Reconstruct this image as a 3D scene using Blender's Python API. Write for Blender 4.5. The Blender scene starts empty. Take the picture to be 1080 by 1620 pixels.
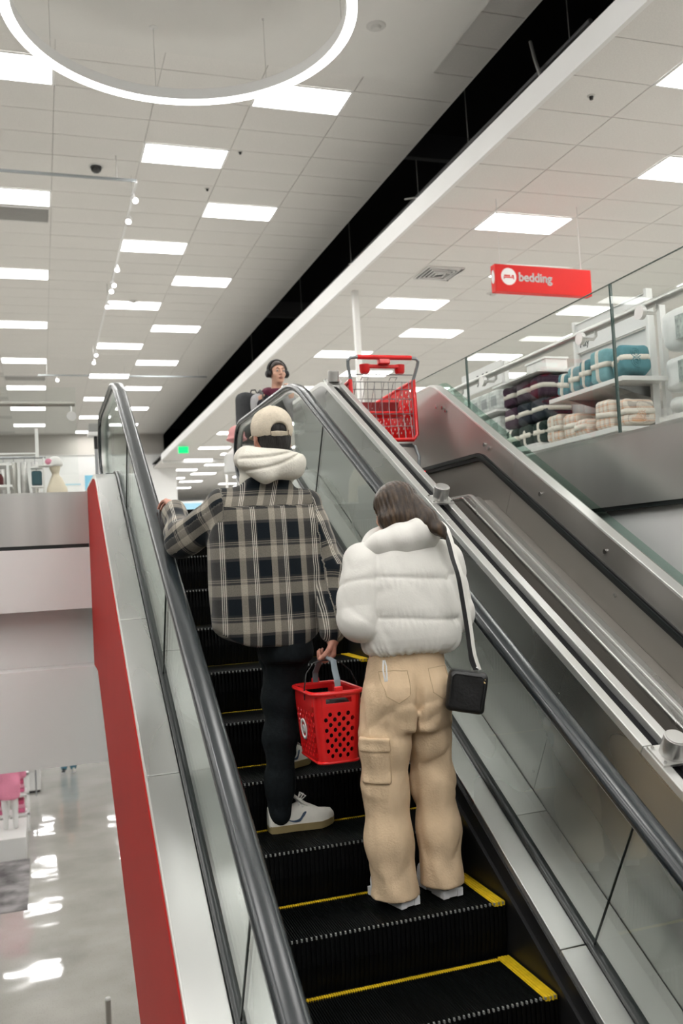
import bpy, math, random
import numpy as np
from math import sin, cos, pi, radians, tan, sqrt
from mathutils import Matrix, Vector

random.seed(7)
scene = bpy.context.scene
COL = scene.collection
# ------------------------------------------------------------------ camera
# x runs across the store, y along the escalator, z up; the lens is at the origin, 5.1 m above the lower floor
F_PX, CX, CY = 1437.0, 540.0, 810.0
def _ray(px, py): return Vector((px - CX, CY - py, F_PX))
ax_y = _ray(66, 907).normalized()
ax_x = _ray(4864, 645); ax_x = (ax_x - ax_y * ax_x.dot(ax_y)).normalized()
ax_z = ax_x.cross(ax_y)
if ax_z.y < 0: ax_z = -ax_z
cam_d = bpy.data.cameras.new('camera'); cam = bpy.data.objects.new('camera', cam_d); COL.objects.link(cam)
cam_d.sensor_fit = 'VERTICAL'; cam_d.sensor_height = 36.0; cam_d.lens = F_PX / 1620.0 * 36.0
cam_d.clip_start = 0.05; cam_d.clip_end = 200
right = Vector((ax_x.x, ax_y.x, ax_z.x)); up = Vector((ax_x.y, ax_y.y, ax_z.y)); fwd = Vector((ax_x.z, ax_y.z, ax_z.z))
m = Matrix.Identity(4)
for i in range(3):
    m[i][0], m[i][1], m[i][2] = right[i], up[i], -fwd[i]
cam.matrix_world = m
cam_d.dof.use_dof = True; cam_d.dof.focus_distance = 4.1; cam_d.dof.aperture_fstop = 3.2
scene.camera = cam
# ------------------------------------------------------------------ exposure and ambient
scene.view_settings.view_transform = 'Standard'; scene.view_settings.look = 'None'
scene.view_settings.gamma = 1.0; scene.view_settings.use_curve_mapping = False
scene.view_settings.exposure = 0.0
LIGHT_UPPER, LIGHT_LOWER, LIGHT_RING, LIGHT_SPOT = 22.0, 19.0, 7.0, 30.0
world = bpy.data.worlds.new('world'); scene.world = world; world.use_nodes = True
world.node_tree.nodes['Background'].inputs[0].default_value = (0.86, 0.93, 0.91, 1)
world.node_tree.nodes['Background'].inputs[1].default_value = 0.12
try:
    scene.cycles.max_bounces = 10; scene.cycles.transparent_max_bounces = 24; scene.cycles.diffuse_bounces = 4
    scene.cycles.glossy_bounces = 5; scene.cycles.caustics_reflective = False; scene.cycles.caustics_refractive = False
    scene.cycles.sample_clamp_indirect = 3.0; scene.cycles.sample_clamp_direct = 8.0; scene.cycles.light_sampling_threshold = 0.0
    scene.cycles.use_denoising = True
except Exception:
    pass

# ------------------------------------------------------------------ materials
def new_mat(name):
    ma = bpy.data.materials.new(name); ma.use_nodes = True
    nt = ma.node_tree
    return ma, nt, nt.nodes['Principled BSDF']
def nd(nt, typ, **kw):
    n = nt.nodes.new(typ)
    for k, v in kw.items(): setattr(n, k, v)
    return n
def ramp(nt, stops, interp='LINEAR'):
    r = nd(nt, 'ShaderNodeValToRGB'); cr = r.color_ramp; cr.interpolation = interp
    while len(cr.elements) < len(stops): cr.elements.new(0.5)
    for e, (p, c) in zip(cr.elements, stops):
        e.position = p; e.color = (c[0], c[1], c[2], 1)
    return r
def coords(nt, scale=(1, 1, 1), rot=(0, 0, 0), src='Object'):
    tc = nd(nt, 'ShaderNodeTexCoord'); mp = nd(nt, 'ShaderNodeMapping')
    if any(rot):   # turn first, stretch afterwards
        mp.vector_type = 'TEXTURE'; mp.inputs['Scale'].default_value = [1.0 / q for q in scale]
    else: mp.inputs['Scale'].default_value = scale
    mp.inputs['Rotation'].default_value = rot
    nt.links.new(tc.outputs[src], mp.inputs['Vector'])
    return mp.outputs['Vector']
def mat(name, col, rough=0.5, metal=0.0, spec=0.5, var=0.0, vscale=(3, 3, 3), bump=0.0, bscale=(40, 40, 40), rvar=0.0, rot=(0, 0, 0), coat=0.0, sheen=0.0, detail=3.0):
    ma, nt, b = new_mat(name)
    b.inputs['Base Color'].default_value = (*col, 1); b.inputs['Roughness'].default_value = rough
    b.inputs['Metallic'].default_value = metal; b.inputs['Specular IOR Level'].default_value = spec
    if coat: b.inputs['Coat Weight'].default_value = coat
    if sheen: b.inputs['Sheen Weight'].default_value = sheen
    if var or rvar:
        n = nd(nt, 'ShaderNodeTexNoise'); n.inputs['Scale'].default_value = 1.0; n.inputs['Detail'].default_value = detail
        nt.links.new(coords(nt, vscale, rot), n.inputs['Vector'])
        if var:
            lo = tuple(max(0, c * (1 - var)) for c in col); hi = tuple(min(1, c * (1 + var)) for c in col)
            r = ramp(nt, [(0.3, lo), (0.7, hi)]); nt.links.new(n.outputs['Fac'], r.inputs['Fac'])
            nt.links.new(r.outputs['Color'], b.inputs['Base Color'])
        if rvar:
            mr = nd(nt, 'ShaderNodeMapRange'); mr.inputs['To Min'].default_value = rough - rvar; mr.inputs['To Max'].default_value = rough + rvar
            mr.inputs['From Min'].default_value = 0.3; mr.inputs['From Max'].default_value = 0.7
            nt.links.new(n.outputs['Fac'], mr.inputs['Value']); nt.links.new(mr.outputs['Result'], b.inputs['Roughness'])
    if bump:
        n2 = nd(nt, 'ShaderNodeTexNoise'); n2.inputs['Scale'].default_value = 1.0; n2.inputs['Detail'].default_value = detail
        nt.links.new(coords(nt, bscale, rot), n2.inputs['Vector'])
        bp = nd(nt, 'ShaderNodeBump'); bp.inputs['Strength'].default_value = bump; bp.inputs['Distance'].default_value = 0.02
        nt.links.new(n2.outputs['Fac'], bp.inputs['Height']); nt.links.new(bp.outputs['Normal'], b.inputs['Normal'])
    return ma
def emit(name, col, strength):
    ma = bpy.data.materials.new(name); ma.use_nodes = True; nt = ma.node_tree; nt.nodes.clear()
    o = nd(nt, 'ShaderNodeOutputMaterial'); e = nd(nt, 'ShaderNodeEmission')
    e.inputs[0].default_value = (*col, 1); e.inputs[1].default_value = strength
    nt.links.new(e.outputs[0], o.inputs[0])
    return ma
def glass_mat(name, tint, refl=1.5, rough=0.0, boost=1.0):
    # clear sheet: what passes straight through is tinted, the rest mirrors by the Fresnel law
    ma = bpy.data.materials.new(name); ma.use_nodes = True; nt = ma.node_tree; nt.nodes.clear()
    o = nd(nt, 'ShaderNodeOutputMaterial'); t = nd(nt, 'ShaderNodeBsdfTransparent'); g = nd(nt, 'ShaderNodeBsdfGlossy')
    t.inputs[0].default_value = (*tint, 1); g.inputs['Roughness'].default_value = rough; g.inputs[0].default_value = (0.95, 1, 0.98, 1)
    fr = nd(nt, 'ShaderNodeFresnel'); fr.inputs['IOR'].default_value = refl
    mu = nd(nt, 'ShaderNodeMath', operation='MULTIPLY', use_clamp=True); mu.inputs[1].default_value = boost
    mx = nd(nt, 'ShaderNodeMixShader')
    ge = nd(nt, 'ShaderNodeNewGeometry'); fl = nd(nt, 'ShaderNodeMath', operation='MULTIPLY_ADD'); fl.inputs[1].default_value = -boost; fl.inputs[2].default_value = boost
    nt.links.new(ge.outputs['Backfacing'], fl.inputs[0]); nt.links.new(fl.outputs[0], mu.inputs[1])
    nt.links.new(fr.outputs[0], mu.inputs[0]); nt.links.new(mu.outputs[0], mx.inputs[0]); nt.links.new(t.outputs[0], mx.inputs[1]); nt.links.new(g.outputs[0], mx.inputs[2])
    nt.links.new(mx.outputs[0], o.inputs[0])
    return ma
INC = radians(30)
M = {}
M['steel'] = mat('brushed_steel', (0.57, 0.575, 0.56), 0.28, 1.0, var=0.05, vscale=(3, 0.9, 3), rvar=0.05, rot=(INC, 0, 0), detail=1)
M['steel_flat'] = mat('brushed_steel_level', (0.66, 0.65, 0.635), 0.32, 0.9, var=0.10, vscale=(5, 2.2, 0.2), rvar=0.05, detail=2)
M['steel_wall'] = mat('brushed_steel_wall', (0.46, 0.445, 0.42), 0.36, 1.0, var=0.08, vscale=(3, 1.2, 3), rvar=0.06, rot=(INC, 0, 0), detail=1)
def brushed(ma, along, amount=0.8):
    # the grain runs along one direction: reflections spread across it
    nt = ma.node_tree; b = nt.nodes['Principled BSDF']; b.inputs['Anisotropic'].default_value = amount
    ge = nd(nt, 'ShaderNodeNewGeometry'); cr = nd(nt, 'ShaderNodeVectorMath', operation='CROSS_PRODUCT'); nn = nd(nt, 'ShaderNodeVectorMath', operation='NORMALIZE')
    cr.inputs[1].default_value = along; nt.links.new(ge.outputs['Normal'], cr.inputs[0]); nt.links.new(cr.outputs[0], nn.inputs[0]); nt.links.new(nn.outputs[0], b.inputs['Tangent'])
GRAIN = (0, cos(INC), sin(INC))
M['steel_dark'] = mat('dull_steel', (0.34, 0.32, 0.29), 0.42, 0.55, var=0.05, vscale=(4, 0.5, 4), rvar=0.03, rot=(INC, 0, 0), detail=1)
brushed(M['steel'], GRAIN, .72); brushed(M['steel_wall'], GRAIN)
M['steel_bright'] = mat('polished_steel', (0.82, 0.82, 0.80), 0.36, 1.0); brushed(M['steel_bright'], GRAIN)
M['chrome'] = mat('chrome', (0.75, 0.75, 0.75), 0.1, 1.0)
M['glass'] = glass_mat('clear_glass', (0.970, 0.984, 0.977), 1.5)
M['glass_edge'] = glass_mat('glass_green_edge', (0.78, 0.88, 0.84), 1.5)
M['edge_dark'] = mat('glass_cut_edge', (.06, .10, .09), .2, 0, .6)
M['rubber'] = mat('handrail_rubber', (0.016, 0.021, 0.024), 0.24, 0, 0.6)
M['gasket'] = mat('dark_gasket', (0.014, 0.018, 0.018), 0.28, 0, 0.5)
M['black'] = mat('black_satin', (0.010, 0.010, 0.011), 0.42, 0, 0.4)
M['step'] = mat('step_black', (0.003, 0.0033, 0.0036), 0.5, 0.0, 0.10, var=0.3, vscale=(30, 3, 3))
M['tip'] = mat('worn_step_edge', (0.26, 0.27, 0.265), 0.5, 0.2)
M['yellow'] = mat('yellow_step_paint', (0.72, 0.50, 0.015), 0.5, 0, 0.4, var=0.12, vscale=(25, 25, 25))
M['red_panel'] = mat('red_cladding', (0.42, 0.020, 0.016), 0.55, 0, 0.12, var=0.04, vscale=(2, 2, 2))
M['white'] = mat('white_paint', (0.80, 0.80, 0.79), 0.6, 0, 0.3, var=0.02, vscale=(1.5, 1.5, 1.5))
M['white_gloss'] = mat('white_enamel', (0.82, 0.82, 0.80), 0.3, 0, 0.5)
M['taupe'] = mat('taupe_paint', (0.42, 0.40, 0.37), 0.7, 0, 0.3)
M['tile'] = mat('ceiling_tile', (0.72, 0.705, 0.68), 0.85, 0, 0.2, var=0.045, vscale=(70, 70, 70), bump=0.25, bscale=(130, 130, 130))
M['grid'] = mat('ceiling_grid', (0.56, 0.55, 0.53), 0.7, 0, 0.2)
M['soffit'] = mat('smooth_plaster', (0.70, 0.69, 0.665), 0.7, 0, 0.2, var=0.015, vscale=(2, 2, 2))
M['plenum'] = mat('plenum_black', (0.010, 0.010, 0.011), 0.8, 0, 0.2)
M['duct'] = mat('dark_duct', (0.10, 0.10, 0.105), 0.6, 0.3)
M['wire'] = mat('grey_wire', (0.52, 0.52, 0.50), 0.5, 0.5)
M['fixture'] = mat('fixture_white', (0.78, 0.78, 0.77), 0.5, 0, 0.3)
M['lamp'] = emit('panel_light', (1.0, 0.985, 0.955), LIGHT_UPPER)
M['lamp_low'] = emit('panel_light_lower', (1.0, 0.985, 0.96), LIGHT_LOWER)
M['lamp_ring'] = emit('ring_light', (1.0, 0.99, 0.96), LIGHT_RING)
M['lamp_spot'] = emit('spot_light', (1.0, 0.99, 0.97), LIGHT_SPOT)
M['exit'] = emit('exit_green', (0.02, 0.9, 0.25), 1.3)
M['red_led'] = emit('red_led', (1.0, 0.01, 0.02), 4.0)
M['sign_red'] = mat('sign_red', (0.58, 0.014, 0.011), 0.5, 0, 0.2)
M['sign_white'] = mat('sign_white', (0.86, 0.86, 0.85), 0.5, 0, 0.3)
M['print_black'] = mat('print_black', (0.03, 0.03, 0.03), 0.6)
M['red_plastic'] = mat('red_plastic', (0.76, 0.012, 0.014), 0.33, 0, 0.5, coat=0.2)
M['grey_plastic'] = mat('grey_plastic', (0.22, 0.26, 0.29), 0.4, 0, 0.4)
M['zinc'] = mat('zinc_wire', (0.33, 0.34, 0.35), 0.35, 0.8)
M['grey_frame'] = mat('grey_frame', (0.27, 0.29, 0.30), 0.4, 0.5)

# polished concrete of the lower floor
ma, nt, b = new_mat('polished_concrete'); M['concrete'] = ma
n1 = nd(nt, 'ShaderNodeTexNoise'); n1.inputs['Scale'].default_value = 1.0; n1.inputs['Detail'].default_value = 6
nt.links.new(coords(nt, (0.9, 0.9, 0.9)), n1.inputs['Vector'])
r1 = ramp(nt, [(0.3, (0.29, 0.28, 0.255)), (0.55, (0.38, 0.368, 0.338)), (0.75, (0.45, 0.435, 0.405))]); nt.links.new(n1.outputs['Fac'], r1.inputs['Fac'])
n3 = nd(nt, 'ShaderNodeTexNoise'); n3.inputs['Scale'].default_value = 1.0; n3.inputs['Detail'].default_value = 3
nt.links.new(coords(nt, (60, 60, 60)), n3.inputs['Vector'])
r3 = ramp(nt, [(0.28, (0.62, 0.61, 0.58)), (0.42, (1, 1, 1))]); nt.links.new(n3.outputs['Fac'], r3.inputs['Fac'])
mx = nd(nt, 'ShaderNodeMix', data_type='RGBA', blend_type='MULTIPLY'); mx.inputs['Factor'].default_value = 0.8
nt.links.new(r1.outputs['Color'], mx.inputs['A']); nt.links.new(r3.outputs['Color'], mx.inputs['B']); nt.links.new(mx.outputs['Result'], b.inputs['Base Color'])
b.inputs['Roughness'].default_value = 0.07; b.inputs['Specular IOR Level'].default_value = 0.5; b.inputs['Coat Weight'].default_value = 0.5; b.inputs['Coat Roughness'].default_value = 0.04
n2 = nd(nt, 'ShaderNodeTexNoise'); n2.inputs['Scale'].default_value = 1.0; n2.inputs['Detail'].default_value = 1.5
nt.links.new(coords(nt, (1.1, 1.1, 1.1)), n2.inputs['Vector'])
bp = nd(nt, 'ShaderNodeBump'); bp.inputs['Strength'].default_value = 0.16; bp.inputs['Distance'].default_value = 0.1
nt.links.new(n2.outputs['Fac'], bp.inputs['Height']); nt.links.new(bp.outputs['Normal'], b.inputs['Normal']); nt.links.new(bp.outputs['Normal'], b.inputs['Coat Normal'])

# ------------------------------------------------------------------ mesh helpers
ORG = {}
class MB:
    def __init__(s): s.v = []; s.f = []
    def add(s, vs, fs):
        k = len(s.v); s.v.extend([tuple(p) for p in vs]); s.f.extend([tuple(i + k for i in q) for q in fs]); return s
    def box(s, x0, x1, y0, y1, z0, z1):
        return s.add([(x0, y0, z0), (x1, y0, z0), (x1, y1, z0), (x0, y1, z0), (x0, y0, z1), (x1, y0, z1), (x1, y1, z1), (x0, y1, z1)],
                     [(0, 3, 2, 1), (4, 5, 6, 7), (0, 1, 5, 4), (1, 2, 6, 5), (2, 3, 7, 6), (3, 0, 4, 7)])
    def obox(s, c, size, mtx=None):
        c = Vector(c); h = [q / 2 for q in size]; vs = []
        for sx, sy, sz in ((-1, -1, -1), (1, -1, -1), (1, 1, -1), (-1, 1, -1), (-1, -1, 1), (1, -1, 1), (1, 1, 1), (-1, 1, 1)):
            p = Vector((sx * h[0], sy * h[1], sz * h[2]))
            vs.append(c + (mtx @ p if mtx else p))
        return s.add(vs, [(0, 3, 2, 1), (4, 5, 6, 7), (0, 1, 5, 4), (1, 2, 6, 5), (2, 3, 7, 6), (3, 0, 4, 7)])
    def prism(s, poly, a0, a1, axis='x'):
        n = len(poly)
        def P(u, w, a): return {'x': (a, u, w), 'y': (u, a, w), 'z': (u, w, a)}[axis]
        vs = [P(u, w, a0) for u, w in poly] + [P(u, w, a1) for u, w in poly]
        fs = [tuple(range(n)), tuple(range(2 * n - 1, n - 1, -1))] + [(i + n, (i + 1) % n + n, (i + 1) % n, i) for i in range(n)]
        return s.add(vs, fs)
    def tube(s, path, r, n=8, closed=False, flat=None):
        P = [Vector(p) for p in path]; m_ = len(P); rings = []
        rr = r if isinstance(r, (list, tuple)) else [r] * m_
        prev = None
        for i, p in enumerate(P):
            if closed: t = P[(i + 1) % m_] - P[i - 1]
            else: t = P[min(i + 1, m_ - 1)] - P[max(i - 1, 0)]
            t.normalize()
            if prev is None:
                u = t.cross(Vector((0, 0, 1)))
                if u.length < 1e-3: u = t.cross(Vector((0, 1, 0)))
            else: u = prev - t * prev.dot(t)
            u.normalize(); prev = u; w = t.cross(u)
            k1, k2 = (1, 1) if flat is None else flat
            rings.append([p + (u * cos(2 * pi * j / n) * k1 + w * sin(2 * pi * j / n) * k2) * rr[i] for j in range(n)])
        vs = [q for rg in rings for q in rg]; fs = []
        for i in range(m_ if closed else m_ - 1):
            a, b_ = i * n, ((i + 1) % m_) * n
            for j in range(n):
                fs.append((a + j, a + (j + 1) % n, b_ + (j + 1) % n, b_ + j))
        if not closed:
            fs.append(tuple(range(n - 1, -1, -1))); fs.append(tuple((m_ - 1) * n + j for j in range(n)))
        return s.add(vs, fs)
    def cyl(s, a, b_, r, n=16, r2=None): return s.tube([a, b_], [r, r if r2 is None else r2], n)
    def lathe(s, prof, c=(0, 0, 0), n=24, mtx=None):
        vs = []; k = len(prof)
        for j in range(n):
            an = 2 * pi * j / n
            for r, z in prof:
                p = Vector((r * cos(an), r * sin(an), z)); p = mtx @ p if mtx else p
                vs.append(p + Vector(c))
        fs = [(j * k + i, ((j + 1) % n) * k + i, ((j + 1) % n) * k + i + 1, j * k + i + 1) for j in range(n) for i in range(k - 1)]
        return s.add(vs, fs)
    def loft(s, rings, cap=True):
        n = len(rings[0]); vs = [p for r in rings for p in r]; fs = []
        for i in range(len(rings) - 1):
            for j in range(n): fs.append((i * n + j, i * n + (j + 1) % n, (i + 1) * n + (j + 1) % n, (i + 1) * n + j))
        if cap: fs.append(tuple(range(n - 1, -1, -1))); fs.append(tuple((len(rings) - 1) * n + j for j in range(n)))
        return s.add(vs, fs)
def mesh_of(name, mb, mat_, org=(0, 0, 0), angle=35, smooth=True):
    me = bpy.data.meshes.new(name)
    me.from_pydata([(p[0] - org[0], p[1] - org[1], p[2] - org[2]) for p in mb.v], [], mb.f)
    if mat_ is not None: me.materials.append(mat_)
    if smooth:
        me.polygons.foreach_set('use_smooth', [True] * len(me.polygons)); me.set_sharp_from_angle(angle=radians(angle))
    me.update()
    return me
def link(name, me, parent=None, loc=None):
    o = bpy.data.objects.new(name, me); COL.objects.link(o)
    if parent is not None: o.parent = parent
    if loc is not None: o.location = loc
    return o
def obj(name, mb, mat_, parent=None, angle=35, smooth=True, label=None, bevel=0):
    org = ORG.get(parent.name, (0, 0, 0)) if parent is not None else (0, 0, 0)
    o = link(name, mesh_of(name, mb, mat_, org, angle, smooth), parent); ORG[o.name] = org
    if label: o['label'] = label
    if bevel:
        bv = o.modifiers.new('edge', 'BEVEL'); bv.width = bevel; bv.segments = 2; bv.limit_method = 'ANGLE'
    return o
def thing(name, label, cat, loc=(0, 0, 0), group=None):
    o = bpy.data.objects.new(name, None); COL.objects.link(o); o.location = loc; ORG[o.name] = tuple(loc)
    o['label'] = label; o['category'] = cat
    if group: o['group'] = group
    return o
def tag(o, label, cat, group=None):
    o['label'] = label; o['category'] = cat
    if group: o['group'] = group
    return o
def struct(name, mb, mat_, angle=35, parent=None):
    o = obj(name, mb, mat_, parent, angle)
    if parent is None: o['kind'] = 'structure'
    return o
def copy_tree(o, parent=None, loc=None):
    kids = list(o.children); c = o.copy(); COL.objects.link(c)
    if parent is not None: c.parent = parent
    if loc is not None: c.location = loc
    for ch in kids: copy_tree(ch, c)
    return c
def text_mesh(body, size, depth=0.004, bold=0.0):
    cu = bpy.data.curves.new('lettering', 'FONT'); cu.body = body; cu.size = size; cu.extrude = depth; cu.offset = bold
    cu.align_x = 'LEFT'; cu.resolution_u = 5
    o = bpy.data.objects.new('lettering', cu); COL.objects.link(o)
    dg = bpy.context.evaluated_depsgraph_get(); me = bpy.data.meshes.new_from_object(o.evaluated_get(dg))
    bpy.data.objects.remove(o); bpy.data.curves.remove(cu)
    return me
def perf(mb, quad, nu, nv, hole, r=0.32, th=0.004, ns=8):
    """sheet over a bilinear quad (p00, p10, p11, p01) with round holes in the cells where hole(i, j) holds"""
    p00, p10, p11, p01 = [Vector(p) for p in quad]
    nrm = (p10 - p00).cross(p01 - p00).normalized() * th
    def at(u, v): return p00 * (1 - u) * (1 - v) + p10 * u * (1 - v) + p11 * u * v + p01 * (1 - u) * v
    sq = [(0.5, 0), (1, 0), (1, .5), (1, 1), (.5, 1), (0, 1), (0, .5), (0, 0)]
    def A(i, j, q): return at((i + q[0]) / nu, (j + q[1]) / nv)
    ci = [(0.5 + r * cos(a), 0.5 + r * sin(a)) for a in (-pi / 2 + k * pi / 4 for k in range(8))]
    for i in range(nu):
        for j in range(nv):
            o = [A(i, j, q) for q in sq]
            if hole(i, j):
                c = [A(i, j, q) for q in ci]
                vs = o + c + [p + nrm for p in o] + [p + nrm for p in c]; fs = []
                for k in range(8):
                    l = (k + 1) % 8
                    fs += [(k, k + 8, l + 8, l), (16 + k, 16 + l, 24 + l, 24 + k), (8 + k, 24 + k, 24 + l, 8 + l)]
                mb.add(vs, fs)
            else:
                mb.add(o + [p + nrm for p in o], [tuple(range(7, -1, -1)), tuple(range(8, 16))])
    return mb
T30 = tan(INC)
def prof_z(H, ztop, R, y):
    yi = (ztop + H) / T30; T = R * tan(INC / 2); ya = yi - T * cos(INC); yb = yi + T
    if y <= ya: return y * T30 - H
    if y >= yb: return ztop
    return ztop - R + sqrt(max(0, R * R - (y - yb) ** 2))
def rail_path(H, ztop, R, y0, y1, n=12, step=0.6):
    """points (y, z, slope angle) up the incline, round the bend and on along the level"""
    yi = (ztop + H) / T30; T = R * tan(INC / 2); ya = yi - T * cos(INC); yb = yi + T; out = []
    k = max(1, int((ya - y0) / step))
    for i in range(k): y = y0 + (ya - y0) * i / k; out.append((y, y * T30 - H, INC))
    for i in range(n + 1):
        th = INC * (1 - i / n); out.append((yb - R * sin(th), ztop - R + R * cos(th), th))
    if y1 > yb: out.append((y1, ztop, 0.0))
    return out
def sweep(mb, path, prof):
    """closed profile of (x, n): n along the path's normal"""
    return mb.loft([[(x, y - n_ * sin(a), z + n_ * cos(a)) for x, n_ in prof] for y, z, a in path])
def incline_at(H, s): 
    y = (s + 0.5 * H) / (cos(INC) + T30 * 0.5); return y, y * T30 - H
# ------------------------------------------------------------------ setting: floors, walls, ceilings
ZL, ZF = -5.1, 0.40
struct('floor_lower', MB().box(-15, 20, -14, 45, ZL - 0.2, ZL), M['concrete'])
M['upper_floor'] = mat('upper_floor', (0.50, 0.49, 0.46), 0.25, 0, 0.5, var=0.05, vscale=(2, 2, 2))
fb = MB().box(-15, 0.33, 7.43, 62, 0.0, ZF); fb.box(0.33, 3.2, 8.6, 62, 0.0, ZF); fb.box(3.27, 20, -14, 62, 0.0, ZF); fb.box(-15, -4.2, -14, 7.43, 0.0, ZF)
struct('floor_upper', fb, M['upper_floor'])
# edge of the upper floor beside the escalator
struct('trim_1', MB().box(-15, 0.372, 7.40, 7.43, 0.215, 0.625), M['steel_flat'])
struct('trim_2', MB().box(3.19, 3.24, -2.0, 8.6, 0.209, 0.625), M['steel_flat'])
struct('trim_3', MB().box(-15, 0.36, 7.412, 7.43, 0.185, 0.215).box(3.2, 3.24, -2, 8.6, 0.185, 0.209), M['gasket'])
struct('wall_landing', MB().box(-15, 0.372, 7.40, 7.6, -0.29, 0.186), M['white'])
struct('wall_recess', MB().box(-15, 0.50, 7.62, 7.8, -0.80, -0.2), M['white'])
struct('wall_bulkhead', MB().box(-15, 0.56, 7.33, 7.8, -1.475, -0.735), M['white'])
struct('wall_side', MB().box(3.245, 3.268, -2, 8.6, -1.5, 0.186).box(3.245, 3.268, -2, 8.6, ZL, -1.5), M['white'])
lc = MB().box(-15, 20, 7.8, 45, -1.5, -1.38)
struct('ceiling_lower', lc, M['tile'])
struct('wall_lower_far', MB().box(-15, 20, 36, 36.2, ZL, -1.5), M['white'])
struct('wall_lower_side', MB().box(3.3, 3.5, 8.6, 36, ZL, -1.5), M['white'])
# far walls of the upper floor
struct('wall_far_upper', MB().box(-15, 6.3, 41.0, 41.2, 5.07, 6.2), M['taupe'])
struct('wall_far', MB().box(-15, 5.9, 40.9, 41.2, ZF, 5.03), M['white'])
struct('trim_4', MB().box(-15, 5.9, 40.86, 41.0, 5.03, 5.07), M['grid'])
struct('wall_return', MB().box(5.75, 5.95, 41.2, 60, ZF, 4.6), M['white'])
struct('wall_end', MB().box(5.9, 20, 60, 60.2, ZF, 4.6), M['white'])
struct('wall_west', MB().box(-15.2, -15, -14, 41, ZL, 6.2), M['white'])
struct('wall_east', MB().box(20, 20.2, -14, 60, ZL, 6.2), M['white'])
struct('wall_back', MB().box(-15, 20, -14.2, -14, ZL, 6.2), M['white'])
# ceilings: a grid slab carrying tiles one by one
ZC, ZR, ROW = 5.95, 4.40, 0.648
XL = [0.36 + 1.22 * k for k in range(-12, 4)]          # cell edges of the left ceiling, the last cell runs to the slot
cl = struct('ceiling_left', MB().box(-15, 5.40, -14, 41, ZC + 0.010, ZC + 0.05), M['grid'])
cr = struct('ceiling_right', MB().box(4.90, 20, -14, 60, ZR + 0.010, ZR + 0.05), M['grid'])
G = 0.006
def tile_mesh(w, name='ceiling_tile'):
    return mesh_of(name, MB().box(G, w - G, G, ROW - G, -0.002, 0.009), M['tile'], smooth=False)
tm_full = tile_mesh(1.22); tm_lend = tile_mesh(5.405 - 4.02 - 0.0); tm_rstart = tile_mesh(0.88)
def cell_rows(y0, lo, hi): 
    k = int(math.floor((lo - y0) / ROW)); out = []
    while y0 + ROW * k < hi: out.append(k); k += 1
    return out
Y0L, Y0R = 10.65, 6.50
def light_left(i, k):        # cell i (x index from XL), row k
    j = i - 12               # 0 = the cell from .36 to 1.58
    return (j % 3 == 2 and k % 6 == 0) or (j % 3 == 1 and k % 6 == 3)
def light_right(j, k): return (j % 3 == 0 and k % 6 == 0) or (j % 3 == 1 and k % 6 == 3)
lights_l, lights_r = [], []
far_l, far_r = MB(), MB()
def add_far(mb, x0, w, y, z): mb.box(x0 + G, x0 + w - G, y + G, y + ROW - G, z - 0.002, z + 0.009)
for i in range(len(XL)):
    x0 = XL[i]; w = 1.22 if i < len(XL) - 1 else 5.405 - 4.02
    for k in cell_rows(Y0L, -13.5, 40.4):
        y = Y0L + ROW * k
        if light_left(i, k):
            if not (-1.75 < x0 < 4.73 and 5.4 < y < 10.03): lights_l.append((x0, y, k, i))
            continue
        if x0 < 4.0 and -1.75 < x0 and 6.1 < y < 9.3: continue
        if -2.2 < x0 and 7.5 < y < 22.5:
            o = link('ceiling_tile', tm_full if w == 1.22 else tm_lend, cl, (x0, y, ZC))
        else: add_far(far_l, x0, w, y, ZC)
for j in range(-1, 11):
    x0 = 5.78 + 1.22 * j; w = 1.22
    if j == -1: x0, w = 4.90, 0.88
    for k in cell_rows(Y0R, -13.5, 59.4):
        y = Y0R + ROW * k
        if light_right(j, k): lights_r.append((x0, y, k, j)); continue
        if j <= 5 and 4.4 < y < 19.5:
            link('ceiling_tile', tm_full if w == 1.22 else tm_rstart, cr, (x0, y, ZR))
        else: add_far(far_r, x0, w, y, ZR)
o = obj('distant_ceiling_tiles', far_l, M['tile'], cl, smooth=False); o['kind'] = 'stuff'
o = obj('distant_ceiling_tiles', far_r, M['tile'], cr, smooth=False); o['kind'] = 'stuff'
# smooth dropped panel over the ring lamp, the fascia of the lower ceiling, the open black slot
struct('ceiling_soffit', MB().box(-1.72, 4.73, 6.0, 10.03, 5.80, ZC + 0.009), M['soffit'])
struct('trim_5', MB().box(4.85, 4.90, -14, 37.8, ZR - 0.012, 4.645).box(4.90, 12, 37.8, 37.85, ZR - 0.12, ZR + 0.01), M['white'])
for q in ((8.25, 8.3, -14, 41, 4.6, 8.0), (4.2, 8.3, -14, 41, 8.0, 8.1), (4.86, 8.3, -14, 41, 4.58, 4.60), (5.40, 8.3, 41, 41.1, 4.6, 8), (4.2, 4.3, -14, 41, 6.05, 8)):
    struct('wall_plenum', MB().box(*q), M['plenum'])
dct = struct('trim_6', MB().box(5.398, 5.41, -14, 41, ZC - 0.004, ZC + 0.08), M['white'])
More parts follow.
